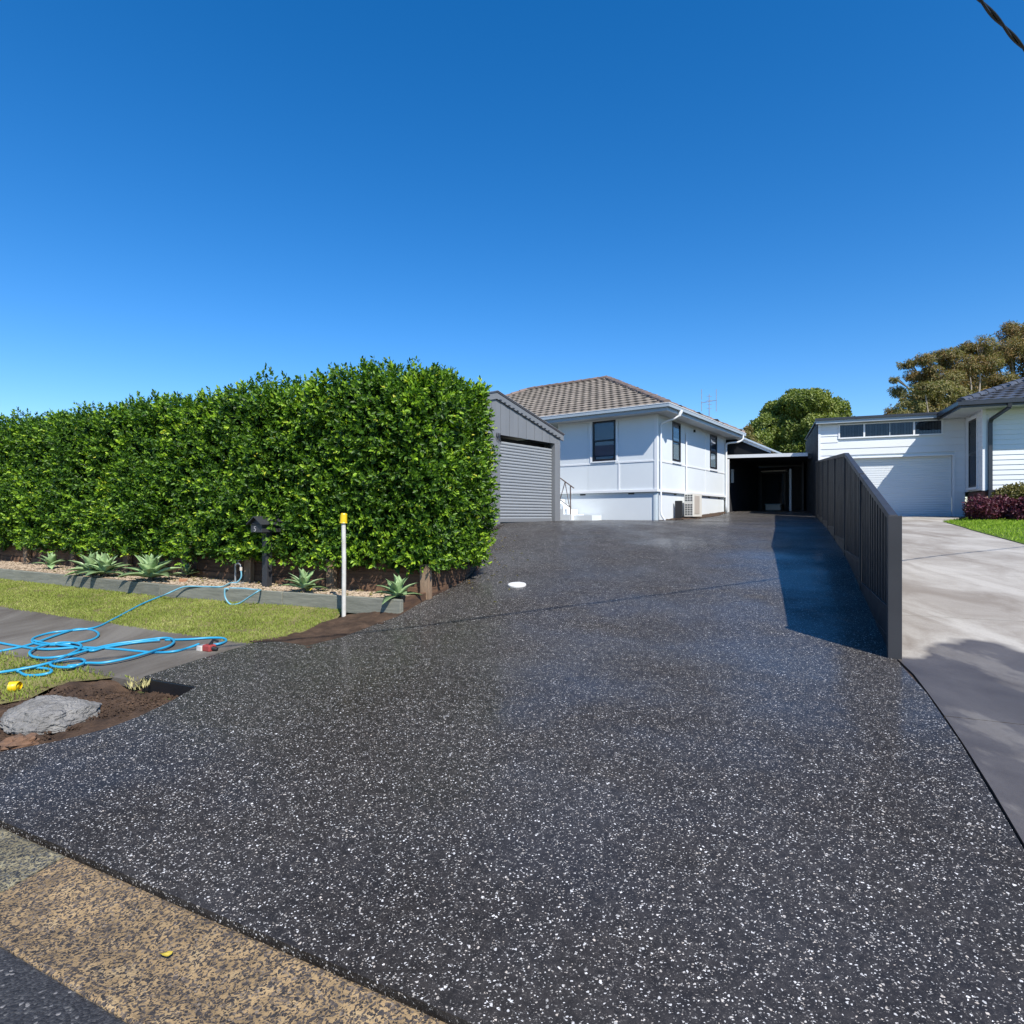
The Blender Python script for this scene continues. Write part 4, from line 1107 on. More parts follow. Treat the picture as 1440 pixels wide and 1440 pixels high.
# soffit, fascia, gutter
def edge_box(o0, o1, z0, z1, name, mat, bw=BW):
    """ring around the eave: front and right arms"""
    MB().hexa([H(-o1, -o1, z0), H(-o1, bw+o1, z0), H(-o0, bw+o0, z0), H(-o0, -o0, z0), H(-o1, -o1, z1), H(-o1, bw+o1, z1), H(-o0, bw+o0, z1), H(-o0, -o0, z1)]).done(name, mat, hs)
    MB().hexa([H(-o1, -o1, z0), H(BL+o1, -o1, z0), H(BL+o0, -o0, z0), H(-o0, -o0, z0), H(-o1, -o1, z1), H(BL+o1, -o1, z1), H(BL+o0, -o0, z1), H(-o0, -o0, z1)]).done(name, mat, hs)
    MB().hexa([H(BL+o1, -o1, z0), H(BL+o1, bw+o1, z0), H(BL+o0, bw+o0, z0), H(BL+o0, -o0, z0), H(BL+o1, -o1, z1), H(BL+o1, bw+o1, z1), H(BL+o0, bw+o0, z1), H(BL+o0, -o0, z1)]).done(name, mat, hs)
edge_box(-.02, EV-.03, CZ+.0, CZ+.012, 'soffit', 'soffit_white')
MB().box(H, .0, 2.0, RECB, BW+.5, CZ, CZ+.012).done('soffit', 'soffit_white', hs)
edge_box(EV-.03, EV, CZ-.03, CZ+.16, 'fascia', 'gutter_grey')
edge_box(EV+.002, EV+.09, CZ+.085, CZ+.19, 'gutter', 'gutter_grey')
edge_box(EV+.078, EV+.102, CZ+.19, CZ+.21, 'gutter_lip', 'trim_white')
# roof deck and tiles
RZ0 = CZ+.17; RP = .497; AP = BL/2+EV
RZ1 = RZ0+AP*RP
rid = [H(AP-EV, AP-EV, RZ1), H(AP-EV, BW+EV-AP, RZ1)]
crn = [H(-EV, -EV, RZ0), H(-EV, BW+EV, RZ0), H(BL+EV, BW+EV, RZ0), H(BL+EV, -EV, RZ0)]
roof = build('roof', crn+rid, [(0, 4, 5, 1), (1, 5, 2), (2, 5, 4, 3), (3, 4, 0), (0, 1, 2, 3)], 'ridge_tile_brown', hs)
def tile_mesh(mat, w=.30, L=.36):
    xs = [0, .05, .11, .17, .22, .27, .31]; zs = [.010, .022, .025, .014, .006, .006, .011]
    V = []
    for y_, lift in ((0, .038), (L, .0)):
        V += [(x_*w/.30, y_, z_+lift) for x_, z_ in zip(xs, zs)]
    V += [(x_*w/.30, 0, z_+.038-.034) for x_, z_ in zip(xs, zs)]
    n = 7; F = [(i, i+1, n+i+1, n+i) for i in range(n-1)]+[(2*n+i, 2*n+i+1, i+1, i) for i in range(n-1)]
    me = bpy.data.meshes.new('roof_tile'); me.from_pydata(V, [], F); me.materials.append(MT[mat]); return me
def tile_face(e0, ex, up, width, run, pitch, left_in, right_in, me, roofobj, lim, statmat, near=Vector((0, 0, EYE)), tw=.30, gauge=.315):
    """e0 eave start, ex along the eave, up horizontal towards the ridge"""
    ex = ex.normalized(); upv = (up.normalized()+Vector((0, 0, pitch))).normalized(); nz = ex.cross(upv)
    if nz.z < 0: nz = -nz
    flip = ex.cross(upv).z < 0
    S = run*math.sqrt(1+pitch*pitch); cells = []
    r = 0
    while r*gauge < S-.05:
        y_ = r*gauge; hr = y_/math.sqrt(1+pitch*pitch)
        lo, hi = left_in*hr, width-right_in*hr
        x_ = (tw/2 if r % 2 else 0)-tw
        while x_ < hi:
            if x_ >= lo-.12 and x_+tw <= hi+.12: cells.append((x_, y_))
            x_ += tw
        r += 1
    pts = [(e0+ex*(x_+.15)+upv*y_, x_, y_) for x_, y_ in cells]
    pts.sort(key=lambda t: (t[0]-near).length)
    rz = rootof(roofobj)
    rest = MB(); vs_ = [v.co.copy() for v in me.vertices]; fs_ = [tuple(p.vertices) for p in me.polygons]
    M = Matrix((ex, upv, nz)).transposed().to_4x4()
    for i, (_, x_, y_) in enumerate(pts):
        o0 = e0+ex*x_+upv*(y_-.03)+nz*.02
        if i < lim:
            o_ = link('roof_tile', me, None, roofobj); mm = M.copy(); mm.translation = o0-rz; o_.matrix_local = mm
        else: rest.add([(M @ v)+o0 for v in vs_], fs_)
    if rest.V: rest.done('tile_field', statmat, roofobj, kind='stuff')
def caps(a, b, roofobj, mat, r=.13, L=.40):
    d = b-a; n = max(1, round(d.length/L)); d /= n; t = d.normalized(); s_ = t.cross(Vector((0, 0, 1))).normalized(); u_ = s_.cross(t)
    for i in range(n):
        V = []; o0 = a+d*i
        for j, (k_, rr_) in enumerate(((0, r*1.08), (1.08, r*.95))):
            for g in range(7):
                an = PI*g/6; V.append(o0+d*k_+s_*math.cos(an)*rr_+u_*(math.sin(an)*rr_*.85+(.01 if j == 0 else 0)-.02))
        F = [(g, g+1, 7+g+1, 7+g) for g in range(6)]+[tuple(range(7))]
        build('ridge_tile', V, F, mat, roofobj)
TM = tile_mesh('roof_tile_brown')
EF = VV.to_3d(); AF = UU.to_3d()
tile_face(H(-EV-.04, -EV, RZ0-.01), EF, AF, BW+2*EV, AP, RP, 1, 1, TM, roof, 300, 'roof_tile_lichen', near=Vector((3.5, 10, 4)))
tile_face(H(-EV, -EV-.04, RZ0-.01), AF, EF, BL+2*EV, AP, RP, 1, 1, TM, roof, 0, 'roof_tile_lichen')
tile_face(H(BL+EV, -EV, RZ0-.01), EF, -AF, BW+2*EV, AP, RP, 1, 1, TM, roof, 0, 'roof_tile_lichen')
up = Vector((0, 0, .05))
caps(crn[0]+up, rid[0]+up, roof, 'ridge_tile_brown'); caps(rid[0]+up, rid[1]+up, roof, 'ridge_tile_brown'); caps(crn[1]+up, rid[1]+up, roof, 'ridge_tile_brown'); caps(crn[3]+up, rid[0]+up, roof, 'ridge_tile_brown')
# downpipes
def dpipe(pts, r, name, mat, parent): mb = MB(); mb.tube(spline(pts, 5), r, 10); return mb.done(name, mat, parent, smooth=True)
g0 = G(*H(0, -.1, 0)[:2])
mb = MB(); mb.tube([H(.42, -EV-.05, CZ+.10), H(.40, -EV-.05, CZ+.02), H(.36, -EV-.03, CZ-.10)], [.085, .075, .04], 8); mb.done('rainwater_head', 'trim_white', hs)
dpipe([H(.36, -EV-.03, CZ-.08), H(.30, -EV+.12, CZ-.17), H(.18, -.14, CZ-.30), H(.17, -.07, CZ-.42), H(.17, -.07, CZ-.6), H(.17, -.07, 2.2), H(.17, -.07, 1.75), H(.20, -.12, 1.6), H(.25, -.18, g0+.02)], .035, 'downpipe', 'trim_white', hs)
dpipe([H(BL+.3, -EV-.06, CZ+.1), H(BL+.3, -EV-.06, CZ-.08), H(BL+.22, -EV+.1, CZ-.2), H(BL-.05, -.14, CZ-.26), H(BL-.1, -.07, CZ-.36), H(BL-.1, -.07, CZ-.6), H(BL-.1, -.07, 1.75)], .04, 'downpipe', 'trim_white', hs)
dpipe([H(2.66, -.045, CZ-.35), H(2.66, -.045, 4.0), H(2.66, -.045, 2.3)], .03, 'vent_pipe', 'trim_white', hs)
mb = MB(); mb.box(H, 3.55, 3.63, -.06, .0, CZ-.22, CZ-.12); mb.done('wall_light', 'black_plastic', hs)
# porch recess left of the front room
wb(RECB, 6.2, 2.2, CZ, -2.02, -2.0, 'f', 'porch_wall', 'wall_fibro')
MB().box(H, .0, 2.0, RECB+1.35, RECB+3.5, 1.2, FZ-.02).done('porch_floor', 'pale_concrete', hs)
MB().box(H, .05, .12, RECB+1.4, RECB+1.47, FZ, CZ).done('porch_post', 'trim_white', hs)
# entry steps with rail
p = H(-.5, 3.9, 0); MBS = None
stp = root('entry_steps', (p.x, p.y, 1.45), 'white painted entry steps with a thin metal handrail beside the shed', 'steps')
for k in range(5):
    b0_ = 2.75+k*.27
    MB().box(H, -1.05, -.05, b0_, b0_+(.272 if k < 4 else 1.0), 1.3, 1.50+.19*(k+1)).done('step', 'wall_fibro', stp)
MB().box(H, -.75, -.05, 2.05, 2.74, 1.3, 1.66).done('step', 'wall_fibro', stp)
def T_(mb, a, b, r=.014): mb.tube([a, b], r, 6)
fp = lambda b, z: H(-1.0, b, z)
mb = MB(); T_(mb, fp(2.62, 2.60), fp(4.3, 3.72), .022); mb.done('handrail', 'rail_metal', stp)
mb = MB(); T_(mb, fp(2.75, 1.92), fp(4.3, 2.95), .014); mb.done('lower_rail', 'rail_metal', stp)
for b_ in (2.76, 4.25): mb = MB(); T_(mb, fp(b_, 1.5 if b_ < 4 else 2.4), fp(b_, 2.68 if b_ < 4 else 3.68), .022); mb.done('rail_post', 'rail_metal', stp)
zz = [(2.80, 1.95), (2.98, 2.82), (3.18, 2.22), (3.38, 3.08), (3.6, 2.5), (3.8, 3.35), (4.05, 2.8)]
for a, b in zip(zz[:-1], zz[1:]): mb = MB(); T_(mb, fp(*a), fp(*b), .014); mb.done('baluster', 'rail_metal', stp)
# air conditioner
t0, t1, n0, n1 = 1.95, 2.85, .22, .56; zb = G(*H(2.4, -.4, 0)[:2])+.06; zt = zb+.84
p = H(2.4, -.4, zb); ac = root('air_conditioner', p, 'cream outdoor air conditioner unit against the side wall of the white house', 'air conditioner')
bev(MB().box(H, t0, t1, -n1, -n0, zb, zt).done('casing', 'cream_plastic', ac), .012)
bev(MB().box(H, t0+.10, t1-.28, -n1-.012, -n1+.004, zb+.10, zt-.08).done('fan_grille', 'beige_grille', ac), .006)
for col_ in range(3):
    for r_ in range(9):
        if r_ == 5: continue
        MB().box(H, t0-.008, t0+.004, -n1+.045+col_*.095, -n1+.105+col_*.095, zb+.07+r_*.083, zb+.115+r_*.083).done('slot', 'black_plastic', ac)
for k in (0, 1): MB().box(H, t0+.1+k*.6, t0+.18+k*.6, -n1-.01, -n0+.01, zb-.07, zb).done('foot', 'black_plastic', ac)
p = H(1.5, -.15, 0); tag(bev(MB().box(H, 1.52, 1.62, -.28, -.04, G(p.x, p.y), G(p.x, p.y)+.66).done('meter_box', 'black_plastic', at=p)), 'narrow black box standing between the air conditioner and the house corner', 'box')
# antenna
p = Vector((8.35, 25.9, 5.45)); an = root('tv_antenna', p, 'thin television antenna mast standing above the white house roof', 'antenna')
mb = MB(); T_(mb, p, p+Vector((0, 0, 1.35)), .016); mb.done('mast', 'galvanised', an)
mb = MB(); T_(mb, p+Vector((-.32, .1, 1.0)), p+Vector((.30, -.1, 1.08)), .012); mb.done('boom', 'galvanised', an)
for k, dx in enumerate((-.32, .30)):
    for zz_ in (.62, 1.12): mb = MB(); T_(mb, p+Vector((dx, 0, zz_)), p+Vector((dx, 0, zz_+.44)), .014); mb.done('reflector', 'galvanised', an)
for k in range(4): mb = MB(); T_(mb, p+Vector((-.12, -.03, .75+k*.17)), p+Vector((.12, .03, .75+k*.17)), .008); mb.done('element', 'galvanised', an)

# ------------------------------------------------------------------ carport
cz0 = G(*H(8.2, -1.6, 0)[:2])
p = H(8.2, -1.6, cz0); cpt = root('carport', p, 'deep dark carport with a white front beam at the end of the driveway', 'carport')
BZ = 4.22
MB().hexa([H(7.75, -3.25, BZ-.14), H(7.75, .1, BZ-.04), H(7.85, .1, BZ-.04), H(7.85, -3.25, BZ-.14), H(7.75, -3.25, BZ-.0), H(7.75, .1, BZ+.10), H(7.85, .1, BZ+.10), H(7.85, -3.25, BZ-.0)]).done('front_beam', 'trim_white', cpt)
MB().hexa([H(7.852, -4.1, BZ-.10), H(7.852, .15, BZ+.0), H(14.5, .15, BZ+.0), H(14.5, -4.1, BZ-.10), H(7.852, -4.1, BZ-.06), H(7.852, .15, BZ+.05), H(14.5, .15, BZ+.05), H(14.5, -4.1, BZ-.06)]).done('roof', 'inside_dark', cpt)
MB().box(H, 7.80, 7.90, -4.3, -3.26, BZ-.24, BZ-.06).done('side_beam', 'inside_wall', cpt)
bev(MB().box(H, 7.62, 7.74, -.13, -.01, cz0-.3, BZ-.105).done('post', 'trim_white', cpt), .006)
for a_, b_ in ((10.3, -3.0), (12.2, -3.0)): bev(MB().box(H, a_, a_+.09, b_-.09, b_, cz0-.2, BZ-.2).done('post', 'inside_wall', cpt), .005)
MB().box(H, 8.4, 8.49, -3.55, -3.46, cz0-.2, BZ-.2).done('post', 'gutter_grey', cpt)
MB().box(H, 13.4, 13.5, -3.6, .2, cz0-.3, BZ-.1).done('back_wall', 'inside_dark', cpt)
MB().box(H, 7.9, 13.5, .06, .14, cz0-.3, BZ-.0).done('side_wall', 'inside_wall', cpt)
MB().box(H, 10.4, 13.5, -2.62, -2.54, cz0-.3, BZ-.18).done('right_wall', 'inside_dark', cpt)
bev(MB().box(H, 10.25, 10.34, -2.14, -2.05, cz0-.2, BZ-.45).done('post', 'gutter_grey', cpt), .005)
dfr = MB().box(H, 13.34, 13.395, -1.25, -.05, cz0-.1, cz0+2.1).done('rear_door', 'black_plastic', cpt)
MB().box(H, 13.325, 13.338, -1.17, -.13, cz0+.1, cz0+2.0).done('pane', 'dark_glass', dfr)
MB().box(H, 12.4, 12.8, -1.5, -.3, BZ-.38, BZ-.33).done('ceiling_panel', 'offwhite_plastic', cpt)
# stored things in the carport
p = H(12.8, -.9, cz0); bxs = root('storage_tub', p, 'pale storage tub on the floor at the back of the dark carport', 'tub')
bev(MB().box(H, 12.5, 12.95, -1.2, -.5, cz0+.03, cz0+.42).done('tub', 'offwhite_plastic', bxs), .03)
bev(MB().box(H, 12.47, 12.98, -1.23, -.47, cz0+.42, cz0+.46).done('lid', 'gutter_grey', bxs), .01)
p = H(9.3, -.2, cz0); tag(bev(MB().box(H, 8.6, 8.66, -.06, .055, cz0+1.35, cz0+1.95).done('wall_board', 'offwhite_plastic', at=p)), 'slim white panel fixed inside the left wall of the carport', 'panel')
# rear extension roofs
p = H(10, 2, cz0); rx_ = root('rear_extension', p, 'dark gabled rear extension with a white barge board behind the white house', 'building')
MB().hexa([H(8.2, -1.55, BZ+.13), H(8.2, .9, BZ+.13), H(13, .9, BZ+.13), H(13, -1.55, BZ+.13), H(8.2, -1.5, BZ+.16), H(8.2, .9, BZ+1.35), H(13, .9, BZ+1.35), H(13, -1.5, BZ+.16)]).done('gable_wall', 'fence_dark', rx_)
MB().hexa([H(8.1, -1.75, BZ+.10), H(8.1, .95, BZ+1.42), H(8.19, .95, BZ+1.42), H(8.19, -1.75, BZ+.10), H(8.1, -1.75, BZ+.24), H(8.1, .95, BZ+1.56), H(8.19, .95, BZ+1.56), H(8.19, -1.75, BZ+.24)]).done('barge_board', 'trim_white', rx_)
MB().hexa([H(8.05, -1.85, BZ+.16), H(8.05, .95, BZ+1.57), H(13.2, .95, BZ+1.57), H(13.2, -1.85, BZ+.16), H(8.05, -1.85, BZ+.20), H(8.05, .95, BZ+1.61), H(13.2, .95, BZ+1.61), H(13.2, -1.85, BZ+.20)]).done('roof', 'gutter_grey', rx_)
p = H(17, -3, cz0); rs_ = root('rear_shed', p, 'low flat shed roof with a pale fascia showing above the carport beam', 'shed')
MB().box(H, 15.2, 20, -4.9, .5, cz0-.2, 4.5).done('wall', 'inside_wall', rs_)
MB().box(H, 15.05, 15.19, -5.0, .6, 4.42, 4.72).done('fascia', 'soffit_white', rs_)
MB().box(H, 14.95, 20.1, -5.05, .7, 4.725, 4.79).done('roof', 'gutter_grey', rs_)
p = H(11, -4.3, 0); cz_ = G(p.x, p.y)
wh = root('wheelie_bin', (p.x, p.y, cz_), 'dark bin standing in the gap between the carport and the fence', 'bin')
Hb = frame(p, UU, VV)
MB().hexa([Hb(-.22, -.2, cz_+.05), Hb(.22, -.2, cz_+.05), Hb(.22, .2, cz_+.05), Hb(-.22, .2, cz_+.05), Hb(-.29, -.26, cz_+.95), Hb(.29, -.26, cz_+.95), Hb(.29, .26, cz_+.95), Hb(-.29, .26, cz_+.95)]).done('body', 'inside_wall', wh)
MB().box(Hb, -.31, .31, -.28, .28, cz_+.952, cz_+1.02).done('lid', 'letterbox_grey', wh)
for s_ in (-.2, .2): mb = MB(); mb.tube([Hb(.24, s_-.03, cz_+.1), Hb(.24, s_+.03, cz_+.1)], .1, 12); mb.done('wheel', 'black_plastic', wh)

# ------------------------------------------------------------------ neighbour's house: garage wing and main block
nb = root('neighbour_house', tuple(NG(0, 2, 0)[:2])+(1.6,), 'white weatherboard house with a charcoal tiled roof and a garage wing, at the right', 'house')
gb = 1.60; AT = 5.02
NW = 4.13
def nbx(x0, x1, y0_, y1_, z0, z1, name, mat, parent=None, b=None):
    o_ = MB().box(NG, x0, x1, y0_, y1_, z0, z1).done(name, mat, parent or nb)
    if b: bev(o_, b)
    return o_
DX0, DX1, DZ = .0, 3.72, gb+2.12
# weatherboards on the garage wing (wide boards)
def boards(x0, x1, z0, z1, hgt, out, holes, name='weatherboard', fr=NG, flipy=1):
    z = z0
    while z < z1-.02:
        zt_ = min(z+hgt, z1)
        segs = [(x0, x1)]
        for hx0, hx1, hz0, hz1 in holes:
            if zt_ > hz0+.01 and z < hz1-.01:
                ns_ = []
                for a, b in segs:
                    if hx0 > a: ns_.append((a, min(b, hx0)))
                    if hx1 < b: ns_.append((max(a, hx1), b))
                segs = ns_
        for a, b in segs:
            if b-a < .03: continue
            P = [fr(a, out-.030, z), fr(b, out-.030, z), fr(b, out+.01, z), fr(a, out+.01, z), fr(a, out-.012, zt_-.002), fr(b, out-.012, zt_-.002), fr(b, out+.01, zt_-.002), fr(a, out+.01, zt_-.002)]
            MB().hexa(P).done(name, 'weatherboard', nb)
        z += hgt
boards(-.34, NW, gb-.1, AT-.06, .235, .0, [(DX0-.05, DX1+.05, 0, DZ+.04), (.28, 3.50, 4.47, 4.95)])
nbx(-.34, NW-.01, .012, .10, DZ+.04, 4.46, 'wall_core', 'wall_fibro'); nbx(-.34, DX0-.05, .012, .10, gb-.2, DZ+.03, 'wall_core', 'wall_fibro'); nbx(DX1+.05, NW-.01, .012, .10, gb-.2, DZ+.03, 'wall_core', 'wall_fibro')
nbx(-.34, NW-.01, .012, .10, 4.955, AT, 'wall_core', 'wall_fibro'); nbx(-.34, .27, .012, .10, 4.461, 4.954, 'wall_core', 'wall_fibro'); nbx(3.51, NW-.01, .012, .10, 4.461, 4.954, 'wall_core', 'wall_fibro')
nbx(NW-.06, NW+.02, -.045, .03, gb-.1, AT-.02, 'corner_trim', 'trim_white')
# garage roller door
rd = nbx(DX0, DX1, .16, .20, gb-.1, DZ, 'roller_door', 'door_white')
hh = .082; me = None; k = 0
while gb+k*hh < DZ-.02:
    if me is None:
        V = []; prf = [(0, 0), (.15, -.012), (.8, -.016), (.93, -.003), (1, .0)]
        for x_ in (DX0+.02, DX1-.02):
            for zz_, dd in prf: V.append(NG(x_, .155+dd, zz_*hh)-NG(0, 0, 0))
        m_ = len(prf); me = bpy.data.meshes.new('door_slat'); me.from_pydata([tuple(v) for v in V], [], [(i, i+m_, i+m_+1, i+1) for i in range(m_-1)]); me.materials.append(MT['door_white'])
    o_ = link('door_slat', me, None, rd); o_.location = NG(0, 0, gb+k*hh)-rootof(nb); k += 1
nbx(DX0-.05, DX0, -.05, .15, gb-.1, DZ+.04, 'door_trim', 'trim_white'); nbx(DX1, DX1+.05, -.05, .15, gb-.1, DZ+.04, 'door_trim', 'trim_white'); nbx(DX0, DX1, -.05, .15, DZ, DZ+.04, 'door_trim', 'trim_white')
# highlight windows with vertical strips behind
wf = nbx(.28, 3.50, -.055, -.0, 4.44, 4.485, 'window', 'trim_white')
nbx(.28, 3.50, -.05, .05, 4.935, 4.965, 'frame_bar', 'trim_white', wf)
for x_ in (.28, 1.115, 2.64, 3.44): nbx(x_, x_+.055, -.045, .05, 4.486, 4.934, 'frame_bar', 'trim_white', wf)
nbx(1.86, 1.885, -.02, .04, 4.486, 4.934, 'frame_bar', 'gutter_grey', wf)
for a, b in ((.336, 1.114), (1.171, 1.859), (1.886, 2.639), (2.696, 3.439)):
    nbx(a, b, .0, .006, 4.487, 4.933, 'pane', 'dark_glass', wf)
    x_ = a+.01
    while x_ < b-.04:
        nbx(x_, min(x_+.075, b), .04, .05, 4.50, 4.92, 'blind_strip', 'blind_strip', wf); x_ += .088
nbx(.28, 3.5, .09, .11, 4.45, 4.96, 'room_back', 'inside_wall')
# fascia and roof of the wing
nbx(-.2, NW+.12, -.28, -.25, AT-.02, AT+.10, 'fascia', 'gutter_grey'); nbx(-.2, NW+.14, -.34, -.282, AT+.09, AT+.17, 'gutter', 'dark_fascia')
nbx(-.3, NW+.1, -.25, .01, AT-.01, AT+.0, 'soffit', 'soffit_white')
nbx(-.6, NW+.1, -.27, 6, AT+.12, AT+.16, 'wing_roof', 'dark_fascia')
# dark sheet side wall of the wing
for i in range(30):
    nbx(NW+.0, NW+.05+(.014 if i % 2 else 0), .04+i*.2, .04+i*.2+.19, gb-.2, AT+.05, 'side_sheet', 'fence_dark')
nbx(NW-.12, NW-.0, .11, 6, gb-.2, AT, 'wall_core', 'inside_wall')
# main block: projects 1.83 m towards the street
MX, MY = -.365, -1.83; FB = 2.45; ET = 4.98; EVN = .8
nbx(-9, MX-.02, MY+.02, 6, FB, ET, 'wall_core', 'wall_fibro')
z = FB
NGf = frame(NG(MX, MY, 0), (.927, -.376), (.376, .927))
while z < ET-.02:
    zt_ = min(z+.155, ET)
    P = [NGf(.0, -.028, z), NGf(8.5, -.028, z), NGf(8.5, .01, z), NGf(.0, .01, z), NGf(.0, -.010, zt_-.002), NGf(8.5, -.010, zt_-.002), NGf(8.5, .01, zt_-.002), NGf(.0, .01, zt_-.002)]
    MB().hexa(P).done('weatherboard', 'weatherboard', nb)
    # side wall boards either side of its window
    for a, b in ((.0, .55), (1.40, 1.83)):
        if z > 2.7 and z < 4.85 or True:
            P = [NGf(-.028, a, z), NGf(-.028, b, z), NGf(.01, b, z), NGf(.01, a, z), NGf(-.010, a, zt_-.002), NGf(-.010, b, zt_-.002), NGf(.01, b, zt_-.002), NGf(.01, a, zt_-.002)]
            MB().hexa(P).done('weatherboard', 'weatherboard', nb)
    z += .155
MB().box(NGf, -.05, .05, -.05, .06, FB-.02, ET).done('corner_trim', 'trim_white', nb)
sw = MB().box(NGf, -.045, .0, .50, .58, FB+.12, 4.80).box(NGf, -.045, .0, 1.42, 1.50, FB+.12, 4.80).box(NGf, -.045, .0, .50, 1.50, 4.80, 4.9).done('window', 'trim_white', nb)
MB().box(NGf, -.075, .0, .46, 1.54, FB+.04, FB+.12).done('sill', 'trim_white', sw)
MB().box(NGf, -.028, -.01, .58, .64, FB+.12, 4.80).box(NGf, -.028, -.01, 1.36, 1.42, FB+.12, 4.80).box(NGf, -.028, -.01, .64, 1.36, 3.64, 3.72).box(NGf, -.028, -.01, .64, 1.36, FB+.12, FB+.18).box(NGf, -.028, -.01, .64, 1.36, 4.74, 4.80).done('sash', 'window_black', sw)
MB().box(NGf, -.018, -.013, .64, 1.36, FB+.18, 4.74).done('pane', 'dark_glass', sw)
MB().box(NGf, -.008, -.002, .60, 1.40, FB+.12, 4.80).done('blind', 'inside_wall', sw)
# brick base
NGb = frame(NG(MX-.05, MY+.05, 0), (.927, -.376), (.376, .927))
bb = MB().box(NGb, .0, 8.4, .03, .2, gb-.2, FB-.03).done('base_wall', 'red_brick', nb)
NGs = frame(NG(MX-.05, MY+.05, 0), (.376, .927), (.927, -.376))
z = FB-.03-.086; row = 0
while z > gb-.05:
    x_ = -(.12 if row % 2 else 0)
    while x_ < 2.4:
        a, b = max(0, x_)+.004, x_+.236
        MB().box(NGb, a, b, .0+random.uniform(-.002, .002), .028, z+.004, z+.082).done('brick', 'sand_brick' if random.random() < .6 else 'red_brick', bb); x_ += .24
    x_ = 0.03
    while x_ < 1.7:
        MB().box(NGs, x_, x_+.232, .0, .028, z+.004, z+.082).done('brick', 'red_brick', bb); x_ += .24
    z -= .086; row += 1
MB().box(NGf, -.03, 8.5, -.04, .03, FB-.05, FB-.003).done('base_trim', 'dark_fascia', nb)
# eaves
def nring(o0, o1, z0, z1, name, mat):
    MB().hexa([NGf(-o1, -o1, z0), NGf(9, -o1, z0), NGf(9, -o0, z0), NGf(-o0, -o0, z0), NGf(-o1, -o1, z1), NGf(9, -o1, z1), NGf(9, -o0, z1), NGf(-o0, -o0, z1)]).done(name, mat, nb)
    MB().hexa([NGf(-o1, -o1, z0), NGf(-o1, 7, z0), NGf(-o0, 7, z0), NGf(-o0, -o0, z0), NGf(-o1, -o1, z1), NGf(-o1, 7, z1), NGf(-o0, 7, z1), NGf(-o0, -o0, z1)]).done(name, mat, nb)
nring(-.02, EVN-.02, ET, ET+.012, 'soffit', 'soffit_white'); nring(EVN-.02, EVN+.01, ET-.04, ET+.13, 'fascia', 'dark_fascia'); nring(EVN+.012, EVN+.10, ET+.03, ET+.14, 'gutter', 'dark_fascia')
NP = .40; NRun = 4.6; NZ0 = ET+.12
nc = [NGf(-EVN, -EVN, NZ0), NGf(10.5, -EVN, NZ0), NGf(10.5, -EVN+NRun, NZ0+NRun*NP), NGf(-EVN+NRun, -EVN+NRun, NZ0+NRun*NP), NGf(-EVN, -EVN+2*NRun, NZ0)]
nroof = build('roof', nc+[NGf(10.5, -EVN+2*NRun, NZ0)], [(0, 1, 2, 3), (0, 3, 4), (4, 3, 2, 5), (0, 4, 5, 1)], 'roof_tile_charcoal', nb)
TM2 = tile_mesh('roof_tile_charcoal', .30, .36)
exn = (NGf(1, 0, 0)-NGf(0, 0, 0)); upn = (NGf(0, 1, 0)-NGf(0, 0, 0))
tile_face(NGf(-EVN, -EVN-.04, NZ0-.01), exn, upn, 11.3, NRun, NP, 1, 0, TM2, nroof, 160, 'roof_tile_charcoal')
tile_face(NGf(-EVN-.04, -EVN, NZ0-.01), upn, exn, 2*NRun, NRun, NP, 1, 1, TM2, nroof, 60, 'roof_tile_charcoal')
caps(nc[0]+up, nc[3]+up, nroof, 'roof_tile_charcoal')
dp = [NGf(.40, -EVN-.05, ET+.04), NGf(.40, -EVN-.03, ET-.10), NGf(.16, -.12, ET-.34), NGf(.14, -.09, ET-.45), NGf(.14, -.09, 2.2), NGf(.14, -.09, gb)]
for i, (a, b) in enumerate(zip(dp[:-1], dp[1:])):
    d = (b-a).normalized(); s1 = exn*.05; s2 = d.cross(exn).normalized()*.035
    MB().hexa([a-s1-s2, a+s1-s2, a+s1+s2, a-s1+s2, b-s1-s2, b+s1-s2, b+s1+s2, b-s1+s2]).done('downpipe', 'dark_fascia', nb)
# white boxes standing in for a bright patch at the door foot
for x_, w_, lb in ((2.0, .48, 'wider white box standing in for a bright patch at the foot of the roller door'), (2.62, .30, 'narrower white box standing in for a bright patch, behind the fence end at the roller door')):
    p = NG(x_, -.18, gb); tag(bev(MB().box(NG, x_-w_/2, x_+w_/2, -.26, -.10, gb-.02, gb+.13).done('bright_patch_box', 'lid_white', at=p), .01), lb, 'block')

